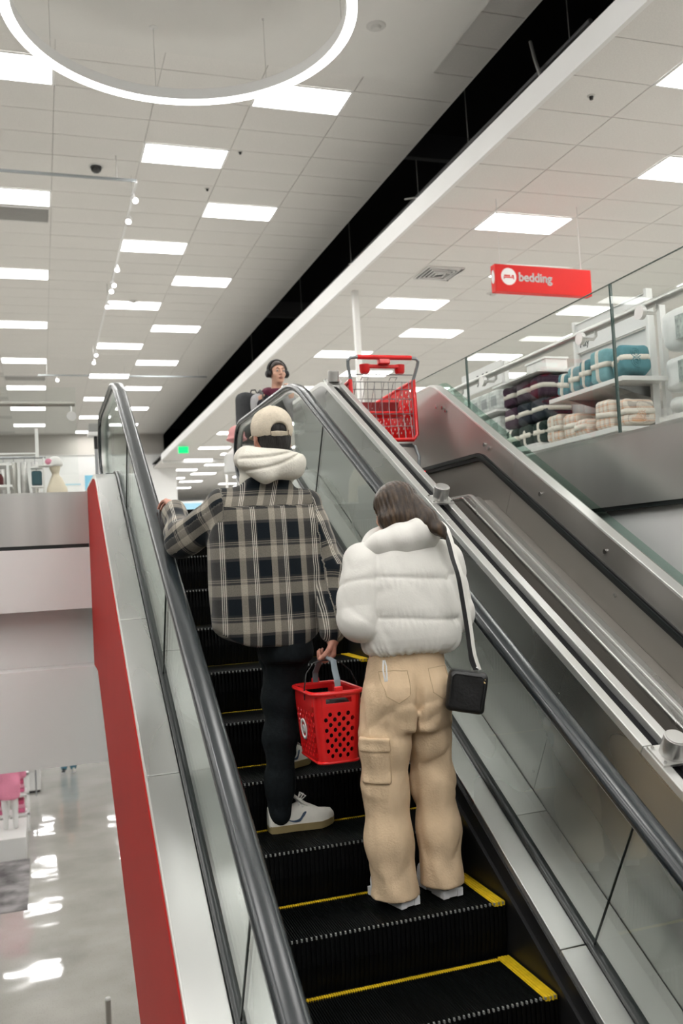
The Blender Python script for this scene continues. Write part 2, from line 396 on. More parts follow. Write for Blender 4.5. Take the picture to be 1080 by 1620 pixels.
# services hanging in the slot
for i, (x, y, z0, z1) in enumerate([(5.9, 8.6, 4.7, 8), (5.8, 11.0, 4.7, 8), (6.0, 13.2, 4.7, 8), (5.9, 16.3, 4.7, 8), (6.1, 20.5, 4.7, 8), (5.9, 25, 4.7, 8)]):
    tag(obj('hanger_wire', MB().tube([(x, y, z0 - .1), (x + .02, y + .1, z1)], 0.006, 5), M['wire']), 'thin hanger wire in the black ceiling slot, number %s from the near end' % ['one', 'two', 'three', 'four', 'five', 'six'][i], 'wire', 'hanger wires in the ceiling slot')
def cable(pts, r, lab, m_='wire'):
    return tag(obj('cable_conduit', MB().tube(pts, r, 6), M[m_]), lab, 'cable')
cable([(5.75, 9.2, 6.0), (5.7, 9.05, 5.7), (5.62, 8.8, 5.3), (5.55, 8.72, 4.9), (5.5, 8.7, 4.63)], 0.022, 'curved pale cable hanging at the top end of the black slot')
cable([(5.62, 12.9, 5.55), (5.7, 12.7, 5.5), (5.9, 12.3, 5.2), (6.05, 11.9, 4.9), (6.1, 11.7, 4.63)], 0.014, 'bent pale conduit crossing the black slot beside the drywall strip')
cable([(5.6, 15.6, 5.4), (5.75, 15.1, 5.3), (5.95, 14.6, 5.0), (6.1, 14.1, 4.63)], 0.012, 'thin bent cable in the black slot, below the pale conduit')
dk = obj('air_duct', MB().cyl((5.7, 18.0, 5.0), (8.1, 18.6, 5.1), 0.32, 20), M['duct']); tag(dk, 'dark round air duct crossing the black ceiling slot', 'duct')
dk = obj('air_duct', MB().box(5.8, 8.1, 30.0, 32.0, 4.8, 5.5), mat('bare_duct', (0.22, 0.2, 0.18), 0.5, 0.6)); tag(dk, 'brown-grey square duct at the far end of the black slot', 'duct')
dk = obj('sprinkler_pipe', MB().cyl((5.75, 8, 5.55), (5.95, 39, 5.55), 0.03, 8), M['duct']); tag(dk, 'dark sprinkler pipe running along the black ceiling slot', 'pipe')
for k, y in enumerate((13, 22.5)):
    tag(obj('roof_beam', MB().box(5.3, 8.15, y, y + .12, 6.3, 6.7), M['duct']), ['dark roof beam across the black slot, the nearer of two', 'dark roof beam across the black slot, the farther of two'][k], 'beam')

# ------------------------------------------------------------------ ceiling lights: frame and diffuser
lf = MB()
for a in (MB().box(0.004, 1.216, 0.004, 0.03, -0.012, 0.0), MB().box(0.004, 1.216, ROW - .03, ROW - .004, -0.012, 0.0), MB().box(0.004, 0.03, 0.03, ROW - .03, -0.012, 0.0), MB().box(1.19, 1.216, 0.03, ROW - .03, -0.012, 0.0)): lf.add(a.v, a.f)
lf_me = mesh_of('frame', lf, M['fixture'], smooth=False)
ld_me = mesh_of('diffuser', MB().box(0.03, 1.19, 0.03, ROW - .03, -0.010, 0.002), M['lamp'], smooth=False)
ORD = ['first', 'second', 'third', 'fourth', 'fifth', 'sixth', 'seventh', 'eighth', 'ninth', 'tenth', 'eleventh', 'twelfth']
def ceiling_light(x, y, z, label, group, dif=ld_me):
    t = thing('ceiling_light', label, 'ceiling light', (x, y, z), group)
    link('frame', lf_me, t); link('diffuser', dif, t)
    return t
cnt = {}
for x, y, k, i in sorted(lights_l, key=lambda q: q[1]):
    if y > 10 and x > -1.8 and y < 41:
        n = cnt.get(i, 0); cnt[i] = n + 1
        col = {-1: 'high ceiling column at the picture edge', 1: 'high ceiling column beside the spotlights', 2: 'high ceiling column closest to the slot'}.get(i - 12, 'high ceiling side column')
        ceiling_light(x, y, ZC, '%s panel light from the front in %s' % (ORD[min(n, 11)], col), 'panel lights of the high ceiling')
    elif y < 26 and y > -9 and x > -9 and x < 4:
        ceiling_light(x, y, ZC, 'bright rectangular panel light of the high ceiling outside the picture', 'panel lights of the high ceiling outside the picture')
cnt = {}
for x, y, k, j in sorted(lights_r, key=lambda q: q[1]):
    if y > 6 and j < 5 and y < 58:
        n = cnt.get(j, 0); cnt[j] = n + 1
        if n > 11: continue
        col = {0: 'low ceiling column next to the slot', 1: 'low ceiling column passing the red sign', 3: 'low ceiling column above the bedding', 4: 'low ceiling column at picture edge'}.get(j, 'low ceiling column')
        ceiling_light(x, y, ZR, '%s panel light from the front in %s' % (ORD[n], col), 'panel lights of the low ceiling')
    elif -9 < y < 24 and j < 8:
        ceiling_light(x, y, ZR, 'bright rectangular panel light of the low ceiling outside the picture', 'panel lights of the low ceiling outside the picture')
ld_low = mesh_of('diffuser', MB().box(0.03, 1.19, 0.03, ROW - .03, -0.010, 0.002), M['lamp_low'], smooth=False)
for y in (9.5, 13.4, 17.3, 21.2, 25.1, 29.0, 33):
    for x in (-8.3, -5.3, -2.3, 0.7):
        ceiling_light(x + (1.2 if int(y) % 2 else 0), y, -1.5, 'bright panel light under the ceiling of the lower floor', 'panel lights of the lower floor', ld_low)
# ------------------------------------------------------------------ escalator
XG1, XG2 = 0.531, 1.793          # glass planes
XS1, XS2 = 0.662, 1.662          # step ends
HD, HH, HN = 3.07, 2.32, 3.234   # deck, handrail top, step nosing below the lens along the incline
esc = thing('escalator', 'steel escalator with black steps, glass sides and red outer cladding', 'escalator', (1.16, 3.0, -1.5))
SJ = [1.76, 3.56, 5.35]
def deck_piece(x0, x1, s0, s1, th=0.03, drop=0.0, name='deck_panel', m_='steel'):
    """one length of deck between two seams; s1 None runs round the bend to the landing"""
    g = 0.0012
    full = rail_path(HD + drop, 0.676 - drop, 0.5, -1.2, 8.3)
    pts = []
    if s0 is None: pts.append((-1.2, -1.2 * T30 - HD - drop, INC))
    else: y, z = incline_at(HD + drop, s0 + g); pts.append((y, z, INC))
    if s1 is None:
        ymin = pts[0][0]; pts += [p for p in full if p[0] > ymin + .05]
    else: y, z = incline_at(HD + drop, s1 - g); pts.append((y, z, INC))
    obj(name, sweep(MB(), pts, [(x0, -th), (x1, -th), (x1, 0), (x0, 0)]), M[m_], esc, bevel=0.003)
for x0, x1, ss in ((0.375, 0.512, [None, 2.9, 4.077, None]), (0.550, XS1 - 0.002, [None, 3.77, None]), (XS2 + 0.012, XG2 - 0.018, [None, 1.78, 3.9, None]), (XG2 + 0.018, 1.964, [None, 2.4, 4.6, None])):
    for a, c in zip(ss[:-1], ss[1:]): deck_piece(x0, x1, a, c)
for xg in (XG1, XG2):
    sweep_g = rail_path(HD - 0.012, 0.688, 0.5, -1.2, 8.3)
    obj('glazing_gasket', sweep(MB(), sweep_g, [(xg - .019, -.05), (xg + .019, -.05), (xg + .017, 0.008), (xg + .009, 0.012), (xg - .009, 0.012), (xg - .017, 0.008)]), M['gasket'], esc)
obj('guide_strip', sweep(MB(), rail_path(HD - 0.006, 0.682, 0.5, -1.2, 8.3), [(0.540, 0), (0.549, 0), (0.549, 0.010), (0.540, 0.010)]), M['steel_bright'], esc)
# handrails
RH = 0.30
def hand_path(ye):
    base = rail_path(HH, 1.30, 1.0, -1.2, ye, 14)
    for i in range(1, 13):
        ph = pi * i / 12; base.append((ye + RH * sin(ph), 1.30 - RH + RH * cos(ph), -ph))
    base.append((ye - .45, 1.30 - 2 * RH, -pi))
    return base
hp = [(-.040, -.034), (-.033, -.042), (-.022, -.042), (.022, -.042), (.033, -.042), (.040, -.034), (.041, -.018), (.036, -.005), (.022, 0.0), (0, .002), (-.022, 0.0), (-.036, -.005), (-.041, -.018)]
YE = {XG1: 7.62, XG2: 8.10}
for xg in (XG1, XG2):
    obj('handrail', sweep(MB(), hand_path(YE[xg]), [(xg + x, n_) for x, n_ in hp]), M['rubber'], esc, angle=60)
    obj('handrail_track', sweep(MB(), hand_path(YE[xg])[:-1], [(xg - .016, -.064), (xg + .016, -.064), (xg + .016, -.040), (xg - .016, -.040)]), M['steel_bright'], esc)
# glass panels
def glass_panel(xg, pts_bot, pts_top, name='glass_panel'):
    n = len(pts_bot); vs = []
    for x in (xg - .006, xg + .006):
        vs += [(x, y, z) for y, z in pts_bot] + [(x, y, z) for y, z in pts_top]
    q = 2 * n; fs = []
    for i in range(n - 1):
        fs += [(i, i + 1, n + i + 1, n + i), (q + i, q + n + i, q + n + i + 1, q + i + 1), (i, q + i, q + i + 1, i + 1), (n + i, n + i + 1, q + n + i + 1, q + n + i)]
    fs += [(0, n, q + n, q), (n - 1, q + n - 1, q + 2 * n - 1, 2 * n - 1)]
    obj(name, MB().add(vs, fs), M['glass'], esc, smooth=False)
for xg in (XG1, XG2):
    ed = [-1.2] + SJ
    for a, c in zip(ed[:-1], ed[1:]):
        b_, t_ = [], []
        for s_ in (a + .003, c - .003):
            b_.append(incline_at(HD, s_)); t_.append(incline_at(HH + .07, s_))
        glass_panel(xg, b_, t_)
    yb0, zb0 = incline_at(HD, SJ[-1] + .003); yt0, zt0 = incline_at(HH + .07, SJ[-1] + .003); b_, t_ = [], []
    for i in range(21):
        u = i / 20; yb_ = yb0 + (YE[xg] - yb0) * u; yt_ = yt0 + (YE[xg] - yt0) * u
        b_.append((yb_, prof_z(HD, .676, .5, yb_))); t_.append((yt_, prof_z(HH + .07, 1.24, 1.0, yt_)))
    for i in range(1, 9):
        ph = pi * i / 8 * .97; b_.append((YE[xg], .68)); t_.append((YE[xg] + (RH - .06) * sin(ph), 1.30 - RH + (RH - .06) * cos(ph)))
    glass_panel(xg, b_, t_)
    seam = MB()
    for s_ in SJ:
        (y0, z0), (y1, z1) = incline_at(HD - .01, s_), incline_at(HH + .05, s_)
        seam.tube([(xg, y0, z0), (xg, y1, z1)], 0.0045, 6)
    obj('glass_joint', seam, M['gasket'], esc)
# skirts, red side, underside
for x0, x1 in ((XS1 - .008, XS1 - .003), (XS2 + .003, XS2 + .011)):
    sk = rail_path(HD + .03, .646, .5, -1.2, 8.3)
    obj('skirt_panel', sweep(MB(), sk, [(x0, -.42), (x1, -.42), (x1, 0), (x0, 0)]), M['black'], esc)
for x0, x1 in ((XS1 - .003, XS1 + .012), (XS2 - .012, XS2 + .003)):
    br = rail_path(HN - .045, .46, .5, -1.2, 6.4)
    obj('skirt_brush', sweep(MB(), br, [(x0, -.012), (x1, -.012), (x1, .012), (x0, .012)]), M['black'], esc)
top = rail_path(HD + .031, .645, .5, -1.2, 7.398)
poly = [(y, z) for y, z, a in top] + [(7.398, -.733), (6.93, -.733), (-1.2, -1.2 * T30 - 4.74)]
obj('side_cladding', MB().prism(poly, 0.364, 0.375), M['red_panel'], esc, angle=20)
obj('side_edge_trim', sweep(MB(), rail_path(HD + .002, .674, .5, -1.2, 7.35), [(.371, -.034), (.377, -.034), (.377, .002), (.371, .002)]), M['steel_bright'], esc)
bot = rail_path(4.74, -.733, .3, -1.2, 7.3)
obj('underside_panel', sweep(MB(), bot, [(.376, 0), (1.96, 0), (1.96, .04), (.376, .04)]), M['white'], esc)
obj('landing_plate', MB().box(XS1, XS2, 6.40, 8.6, .34, .392), M['step'], esc)
# one step and its copies
DY, DZ = 0.3515, 0.3515 * T30
W = XS2 - XS1 - 0.008
def step_parts():
    b_ = MB(); b_.box(0, W, 0.004, DY + .03, -.06, -.011)
    b_.prism([(0.004, -.011), (0.004, -.10), (0.012, -.16), (0.03, -.235), (0.06, -.235), (0.06, -.05)], 0, W)
    nn = 108; p = W / nn
    for i in range(nn):
        x0 = i * p + p * .22; x1 = x0 + p * .55
        if x1 < .055 or x0 > W - .055: continue
        b_.box(x0, x1, .004, .318, -.011, 0)
    nr = 54; pr = W / nr
    for i in range(nr):
        x0 = i * pr + pr * .2; x1 = x0 + pr * .55
        b_.add([(x0, -.004, -.014), (x1, -.004, -.014), (x1, -.004, -.10), (x0, -.004, -.10), (x0, .006, -.014), (x1, .006, -.014), (x1, .010, -.10), (x0, .010, -.10), (x0, .02, -.215), (x1, .02, -.215), (x0, .03, -.215), (x1, .03, -.215)],
               [(0, 1, 5, 4), (0, 3, 2, 1), (1, 2, 6, 5), (0, 4, 7, 3), (3, 8, 9, 2), (2, 9, 11, 6), (3, 7, 10, 8)])
    t_ = MB()
    for i in range(nr):
        x0 = i * pr + pr * .22
        t_.box(x0, x0 + pr * .30, -.0050, .005, -.0085, .0005)
    y_ = []
    for x0 in (0.0, W - .052):
        y_.append(MB()); y_[-1].box(x0, x0 + .052, .002, .345, -.011, -.003)
        for r_ in range(4): y_[-1].box(x0 + .003 + r_ * .0125, x0 + .0115 + r_ * .0125, -.003, .345, -.016, .0012)
    bk = MB()
    for i in range(nn):
        x0 = i * p + p * .15
        if x0 < .052 or x0 > W - .056: continue
        bk.box(x0, x0 + p * .68, .321, .346, -.011, -.003)
    return b_, t_, y_, bk
sb, st, sy, sbk = step_parts()
me_s = mesh_of('step', sb, M['step'], smooth=False); me_t = mesh_of('nosing_tips', st, M['tip'], smooth=False); me_y = [mesh_of('yellow_side_strip', q, M['yellow'], smooth=False) for q in sy]; me_b = mesh_of('yellow_back_strip', sbk, M['yellow'], smooth=False)
eo = ORG[esc.name]
for k in range(-4, 10):
    y = 2.886 + DY * k; z = y * T30 - HN
    s_ = link('step', me_s, esc, (XS1 + .004 - eo[0], y - eo[1], z - eo[2]))
    link('nosing_tips', me_t, s_); [link('yellow_side_strip', q, s_) for q in me_y]; link('yellow_back_strip', me_b, s_)

# ------------------------------------------------------------------ cart conveyor beside the escalator
con = thing('cart_conveyor', 'steel shopping cart conveyor running up beside the escalator', 'conveyor', (2.4, 3.0, -1.2))
XD0, XD1, XW0, XW1 = 1.966, 2.097, 2.79, 2.885
HT = 2.29
def lane(name, x0, x1, H, n0, n1, m_, s0=None, s1=None, ztop=None, R=.35, yend=7.0, zoff=0.0, bevel=0.0, label=None):
    zt = (1.27 if ztop is None else ztop)
    pts = rail_path(H, zt, R, -1.2, yend)
    if s0 is not None or s1 is not None:
        a = -1.2 if s0 is None else incline_at(H, s0 + .0012)[0]
        if s1 is None: pts = [(a, a * T30 - H, INC)] + [p for p in pts if p[0] > a + .05]
        else: c = incline_at(H, s1 - .0012)[0]; pts = [(a, a * T30 - H, INC), (c, c * T30 - H, INC)]
    return obj(name, sweep(MB(), pts, [(x0, n0), (x1, n0), (x1, n1), (x0, n1)]), M[m_], con, bevel=bevel, label=label)
def band_panel(name, x0, x1, H0, zt0, R0, H1, zt1, R1, s0, s1, yend, m_):
    """flat panel between two lines of the wall, cut square to the incline at s0 and s1"""
    def line(H, zt, R_):
        pts = rail_path(H, zt, R_, -1.2, yend)
        a = -1.2 if s0 is None else incline_at(H, s0 + .0012)[0]
        if s1 is None: return [(a, prof_z(H, zt, R_, a))] + [(p[0], p[1]) for p in pts if p[0] > a + .05]
        c = incline_at(H, s1 - .0012)[0]; return [(a, a * T30 - H), (c, c * T30 - H)]
    obj(name, MB().prism(line(H0, zt0, R0) + line(H1, zt1, R1)[::-1], x0, x1), M[m_], con, angle=20)
for a, c in ((None, .76), (.76, 2.52), (2.52, 5.04), (5.04, None)):
    band_panel('divider_panel', XD0, XD0 + .012, HT + .006, 1.264, .35, HT + 1.06, .20, .2, a, c, 7.0, 'steel')
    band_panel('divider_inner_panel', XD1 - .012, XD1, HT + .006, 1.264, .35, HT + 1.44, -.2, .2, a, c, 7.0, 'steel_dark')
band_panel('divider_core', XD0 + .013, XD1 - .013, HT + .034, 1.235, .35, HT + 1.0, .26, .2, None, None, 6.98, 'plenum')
for a, c in ((None, 2.0), (2.0, 3.75), (3.75, None)):
    lane('cap_rail', XD0 - .003, XD0 + .037, HT, -.03, .003, 'steel_bright', a, c, bevel=.003)
    lane('cap_rail', XD1 - .037, XD1 + .003, HT, -.03, .003, 'steel_bright', a, c, bevel=.003)
n30 = Vector((0, -sin(INC), cos(INC))); t30v = Vector((0, cos(INC), sin(INC)))
RI = Matrix.Rotation(INC, 3, 'X')
for yc in (0.905, 2.67, 4.435, 6.13):
    c = Vector((2.031, yc, prof_z(HT, 1.27, .35, yc)))
    nn = n30 if yc < 6 else Vector((0, -.2, .98)).normalized()
    cp = obj('cap_post', MB().cyl(c + nn * .012, c + nn * .085, .041, 24).cyl(c + nn * .085, c + nn * .089, .037, 24), M['steel_flat'], con, bevel=.002)
    bp_ = MB().obox(c + n30 * .007, (.125, .10, .010), RI); bp_ = obj('base_plate', bp_, M['steel_bright'], cp)
    sc_ = MB()
    for sx in (-.05, .05):
        for sy_ in (-.038, .038): sc_.cyl(c + Vector((sx, 0, 0)) + t30v * sy_ + n30 * .010, c + Vector((sx, 0, 0)) + t30v * sy_ + n30 * .018, .006, 8)
    obj('base_screws', sc_, M['chrome'], cp)
# lane floor, guide ridge, right wall
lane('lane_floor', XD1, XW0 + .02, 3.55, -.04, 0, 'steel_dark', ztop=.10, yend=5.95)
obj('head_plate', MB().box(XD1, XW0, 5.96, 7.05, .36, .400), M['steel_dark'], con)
band_panel('ridge_side', 2.588, 2.60, 2.745, .32, .12, 3.58, -.5, .12, None, None, 5.95, 'steel_dark')
lane('ridge_top', 2.588, 2.72, 2.72, -.03, 0.0, 'steel', ztop=.345, R=.12, yend=5.95, bevel=.008)
lane('ridge_lip', 2.640, 2.665, 2.72, 0.0, .016, 'steel_bright', ztop=.345, R=.12, yend=5.95, bevel=.004)
lane('ridge_channel', 2.72, 2.80, 2.745, -.03, 0.0, 'steel_dark', ztop=.32, R=.12, yend=5.95)
for a, c in ((None, 1.3), (1.3, 4.55), (4.55, None)):
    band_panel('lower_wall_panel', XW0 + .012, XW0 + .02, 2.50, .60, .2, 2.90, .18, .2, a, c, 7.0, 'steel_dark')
lane('rubber_edge', XW0 - .012, XW0 + .03, 2.525, 0.0, .052, 'black', ztop=.59, R=.22, yend=6.6)
lane('rubber_bead', XW0 - .020, XW0 - .002, 2.50, 0.0, .02, 'gasket', ztop=.615, R=.22, yend=6.6)
for a, c in ((None, 1.0), (1.0, 4.55), (4.55, None)):
    band_panel('upper_wall_panel', XW0, XW0 + .012, HT + .004, 1.231, .25, 2.475, .640, .22, a, c, 7.2, 'steel_wall')
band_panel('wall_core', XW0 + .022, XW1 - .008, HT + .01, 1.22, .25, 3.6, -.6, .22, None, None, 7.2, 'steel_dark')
lane('wall_top_rail', XW0 - .002, XW1 - .03, HT, -.012, .004, 'steel_bright', ztop=1.235, R=.25, yend=7.2, bevel=.003)
lane('wall_outer_panel', XW1 - .008, XW1, HT, -.9, -.02, 'steel', ztop=1.235, R=.25, yend=7.2)
lane('outer_glass_strip', XW1 + .010, XW1 + .018, HT, -.045, .022, 'glass_edge', ztop=1.235, R=.25, yend=7.2)
lane('outer_clamp_rail', XW1 - .002, XW1 + .03, HT, -.13, -.075, 'gasket', ztop=1.235, R=.25, yend=7.2)
# upper lane end wall seen behind the cart
obj('end_panel', MB().box(2.10, XW0, 7.05, 7.07, .10, .60), M['steel_dark'], con)
bolt = MB()
for s_ in (0.5, 1.25, 2.0, 2.75, 3.5, 4.2, 4.9, 5.6):
    y, z = incline_at(HT + .105, s_)
    c = Vector((XW0, y, z)); bolt.cyl(c + Vector((-.010, 0, 0)), c + Vector((.002, 0, 0)), .013, 12)
    if s_ > 4.8: bolt.cyl(c + t30v * .06 + Vector((-.010, 0, 0)), c + t30v * .06 + Vector((.002, 0, 0)), .013, 12)
bolt.cyl((XW0 - .006, 6.05, 1.06), (XW0 + .002, 6.05, 1.06), .013, 12)
obj('wall_bolts', bolt, M['chrome'], con)
b2 = MB()
for s_ in (2.6, 3.35): 
    y, z = incline_at(2.60, s_); b2.cyl((XW0 + .004, y, z), (XW0 + .014, y, z), .011, 10)
obj('panel_bolts', b2, M['chrome'], con)
obj('indicator_light', MB().lathe([(.0001, .008), (.006, .006), (.008, 0)], (2.783, 6.30, .612), 10, Matrix.Rotation(-pi / 2, 3, 'Y')), M['red_led'], con)
dots = MB()
for (y, z) in ((3.26, -.60), (3.50, -.96), (5.2, .9)): dots.cyl((XD0 - .003, y, z), (XD0 + .002, y, z), .005, 8)
obj('panel_rivets', dots, M['chrome'], con)

# ------------------------------------------------------------------ glass guards along the upper floor
def guard_knob(mb1, mb2, x, y, z, out):
    """disc clamp through the glass with a stalk to the rail"""
    mb1.cyl((x - .006 * out, y, z), (x - .032 * out, y, z), .038, 20)
    mb2.tube([(x + .006 * out, y, z), (x + .07 * out, y, z), (x + .09 * out, y, z + .02), (x + .09 * out, y, z + .06)], .010, 8)
gr = thing('glass_railing', 'clear glass railing with round steel rail in front of the bedding shelves', 'railing', (3.2, 4, .62))
ys = [-1.2, 0.6, 2.51, 4.38, 6.245, 8.1]
for a, c in zip(ys[:-1], ys[1:]):
    obj('glass_panel', MB().box(3.148, 3.160, a + .006, c - .006, .60, 1.478), M['glass'], gr, smooth=False)
for y in ys[1:-1]:
    for k in (-1, 1): obj('panel_edge', MB().box(3.1475, 3.1605, y + k * .0065 - .0012, y + k * .0065 + .0012, .62, 1.478), M['edge_dark'], gr, smooth=False)
tp = MB().box(3.147, 3.161, -1.2, 8.1, 1.4785, 1.4815); obj('top_edge', tp, M['edge_dark'], gr)
obj('hand_rail', MB().tube([(3.25, -1.2, 1.305), (3.25, 8.1, 1.305)], .024, 16), M['steel_flat'], gr)
for y in (2.2, 2.9, 4.10, 4.68, 5.96, 6.52, 7.5):
    k1, k2 = MB(), MB(); guard_knob(k1, k2, 3.154, y, 1.235, 1)
    q = obj('disc_clamp', k1, M['steel_bright'], gr); obj('clamp_stalk', k2, M['steel_flat'], q)
gl = thing('glass_railing', 'clear glass railing with dark round rail beside the clothes rack', 'railing', (-1, 7.45, .62))
for a, c in ((-6.0, -4.2), (-4.2, -2.4), (-2.4, -.75), (-.75, .31)):
    obj('glass_panel', MB().box(a + .006, c - .006, 7.40, 7.412, .60, 1.45), M['glass'], gl, smooth=False)
obj('hand_rail', MB().tube([(-6.0, 7.50, 1.335), (.30, 7.50, 1.335)], .019, 14), M['steel_dark'], gl)
for x in (-3.0, -1.9, .267):
    k1, k2 = MB(), MB(); k1.cyl((x, 7.402, 1.22), (x, 7.372, 1.22), .037, 20); k2.tube([(x, 7.41, 1.22), (x, 7.48, 1.22), (x, 7.50, 1.25), (x, 7.50, 1.32)], .010, 8)
    q = obj('disc_clamp', k1, M['steel_bright'], gl); obj('clamp_stalk', k2, M['steel_flat'], q)
# ------------------------------------------------------------------ soft shapes: distance fields turned into one continuous skin
A_ = lambda *p: np.array(p, dtype=np.float32)
def nets(fn, lo, hi, h):
    ax = [np.arange(lo[i], hi[i] + h, h, dtype=np.float32) for i in range(3)]
    P = np.stack(np.meshgrid(*ax, indexing='ij'), -1)
    F = fn(P).astype(np.float32); S = F < 0
    nx, ny, nz = F.shape
    acc = np.zeros((nx - 1, ny - 1, nz - 1, 3), np.float32); cntr = np.zeros((nx - 1, ny - 1, nz - 1), np.float32)
    def sl(a, o): return a[o[0]:o[0] + nx - 1, o[1]:o[1] + ny - 1, o[2]:o[2] + nz - 1]
    cs = [(0, 0, 0), (1, 0, 0), (0, 1, 0), (1, 1, 0), (0, 0, 1), (1, 0, 1), (0, 1, 1), (1, 1, 1)]
    for a in range(8):
        for b_ in range(a + 1, 8):
            if sum(abs(cs[a][k] - cs[b_][k]) for k in range(3)) != 1: continue
            fa, fb_ = sl(F, cs[a]), sl(F, cs[b_]); mk = (fa < 0) != (fb_ < 0)
            t = np.where(mk, fa / np.where(mk, fa - fb_, 1), 0)
            for k in range(3):
                acc[..., k] += np.where(mk, cs[a][k] + t * (cs[b_][k] - cs[a][k]), 0)
            cntr += mk
    act = cntr > 0; idx = np.full(act.shape, -1, np.int64); idx[act] = np.arange(act.sum())
    ii = np.argwhere(act)
    V = (ii + acc[act] / cntr[act][:, None]) * h + np.array([a[0] for a in ax])
    quads = []
    for d in range(3):
        u, w = (d + 1) % 3, (d + 2) % 3
        e = [slice(None)] * 3; e2 = [slice(None)] * 3
        e[d] = slice(0, -1); e2[d] = slice(1, None)
        ch = S[tuple(e)] != S[tuple(e2)]; q = np.argwhere(ch)
        ok = (q[:, u] > 0) & (q[:, w] > 0) & (q[:, u] < F.shape[u] - 1) & (q[:, w] < F.shape[w] - 1); q = q[ok]
        ins = S[tuple(q.T)]
        du = np.zeros(3, int); du[u] = 1; dw = np.zeros(3, int); dw[w] = 1
        c = [idx[tuple((q - du - dw).T)], idx[tuple((q - dw).T)], idx[tuple(q.T)], idx[tuple((q - du).T)]]
        Q = np.stack(c, 1); Q[~ins] = Q[~ins][:, ::-1]; quads.append(Q)
    return V, np.concatenate(quads)
def smin(a, b_, k):
    hh = np.clip(0.5 + 0.5 * (b_ - a) / k, 0, 1); return b_ + (a - b_) * hh - k * hh * (1 - hh)
def smax(a, b_, k): return -smin(-a, -b_, k)
def cap(P, a, b_, ra, rb):
    a = A_(*a); b_ = A_(*b_); d = b_ - a; t = np.clip(((P - a) @ d) / float(d @ d), 0, 1)
    return np.sqrt((((P - a) - t[..., None] * d) ** 2).sum(-1)) - (ra + (rb - ra) * t)
def chain(P, pts, rs, k=0.02):
    r = None
    for i in range(len(pts) - 1):
        q = cap(P, pts[i], pts[i + 1], rs[i], rs[i + 1]); r = q if r is None else smin(r, q, k)
    return r
def ell(P, c, r, R=None):
    q = P - A_(*c)
    if R is not None: q = q @ np.array(R, dtype=np.float32)      # into the ellipsoid's own axes
    return (np.sqrt(((q / A_(*r)) ** 2).sum(-1)) - 1) * min(r)
def rbox(P, c, hs, r, R=None):
    q = P - A_(*c)
    if R is not None: q = q @ np.array(R, dtype=np.float32)
    q = np.abs(q) - (A_(*hs) - r)
    return np.sqrt((np.maximum(q, 0) ** 2).sum(-1)) + np.minimum(q.max(-1), 0) - r
def trunk(P, table, p=2.4):
    """stack of super-ellipses: rows (z, cx, cy, half width, half depth)"""
    t = np.array(sorted(table), dtype=np.float32); z = P[..., 2]
    cx, cy, a, b_ = [np.interp(z, t[:, 0], t[:, i]).astype(np.float32) for i in (1, 2, 3, 4)]
    d = ((np.abs((P[..., 0] - cx) / a) ** p + np.abs((P[..., 1] - cy) / b_) ** p) ** (1 / p) - 1) * np.minimum(a, b_)
    return smax(smax(d, z - t[-1, 0], .02), t[0, 0] - z, .02)
_rs = np.random.RandomState(3)
def folds(P, amp, freq, n=14, stretch=(1, 1, 1), seed=1):
    r = np.random.RandomState(seed); out = np.zeros(P.shape[:-1], np.float32)
    for i in range(n):
        d = r.normal(size=3); d /= np.linalg.norm(d); d = d * np.array(stretch) * freq * (0.6 + r.rand()); ph = r.rand() * 6.28
        out += np.sin(P @ d.astype(np.float32) + np.float32(ph))
    return out * (amp / sqrt(n) * 1.2)
def crease(P, amp, freq, n=6, seed=1, rise=.8):
    """sparse sharp-bottomed drag lines, as in hanging cloth"""
    r = np.random.RandomState(seed); out = np.zeros(P.shape[:-1], np.float32)
    for i in range(n):
        d = r.normal(size=3); d[2] = abs(d[2]) * rise + .3 * rise; d /= np.linalg.norm(d); e = r.normal(size=3)
        s_ = np.sin(P @ (d * freq).astype(np.float32) + np.float32(r.rand() * 6.28) + .9 * np.sin(P @ (e * freq * .35).astype(np.float32)))
        mk = np.clip(np.sin(P @ (r.normal(size=3) * freq * .35).astype(np.float32) + np.float32(r.rand() * 6.28)), 0, 1)
        out += mk * np.exp(-(s_ / .28) ** 2)
    return out * amp * .8
def skin(name, parts, mat_, parent, label=None, uvfn=None, decimate=None):
    """parts: list of (field, lo, hi, cell); all joined as one mesh"""
    mb_v, mb_f, k = [], [], 0
    for fn, lo, hi, h in parts:
        V, Q = nets(fn, lo, hi, h); mb_v.append(V); mb_f.append(Q + k); k += len(V)
    V = np.concatenate(mb_v); Q = np.concatenate(mb_f)
    org = ORG.get(parent.name, (0, 0, 0)) if parent is not None else (0, 0, 0)
    me = bpy.data.meshes.new(name); me.vertices.add(len(V)); me.vertices.foreach_set('co', (V - np.array(org)).astype(np.float32).ravel())
    me.loops.add(len(Q) * 4); me.loops.foreach_set('vertex_index', Q.astype(np.int32).ravel())
    me.polygons.add(len(Q)); me.polygons.foreach_set('loop_start', np.arange(0, len(Q) * 4, 4, dtype=np.int32))
    me.polygons.foreach_set('use_smooth', np.ones(len(Q), dtype=bool)); me.update(calc_edges=True); me.validate()
    if uvfn is not None:
        at = me.attributes.new('weave', 'FLOAT_VECTOR', 'POINT'); at.data.foreach_set('vector', uvfn(V.astype(np.float32)).astype(np.float32).ravel())
    me.materials.append(mat_)
    o = link(name, me, parent); ORG[o.name] = org
    if label: o['label'] = label
    return o
def rotz(a): return Matrix.Rotation(radians(a), 3, 'Z')
def rot(ax, a): return Matrix.Rotation(radians(a), 3, ax)

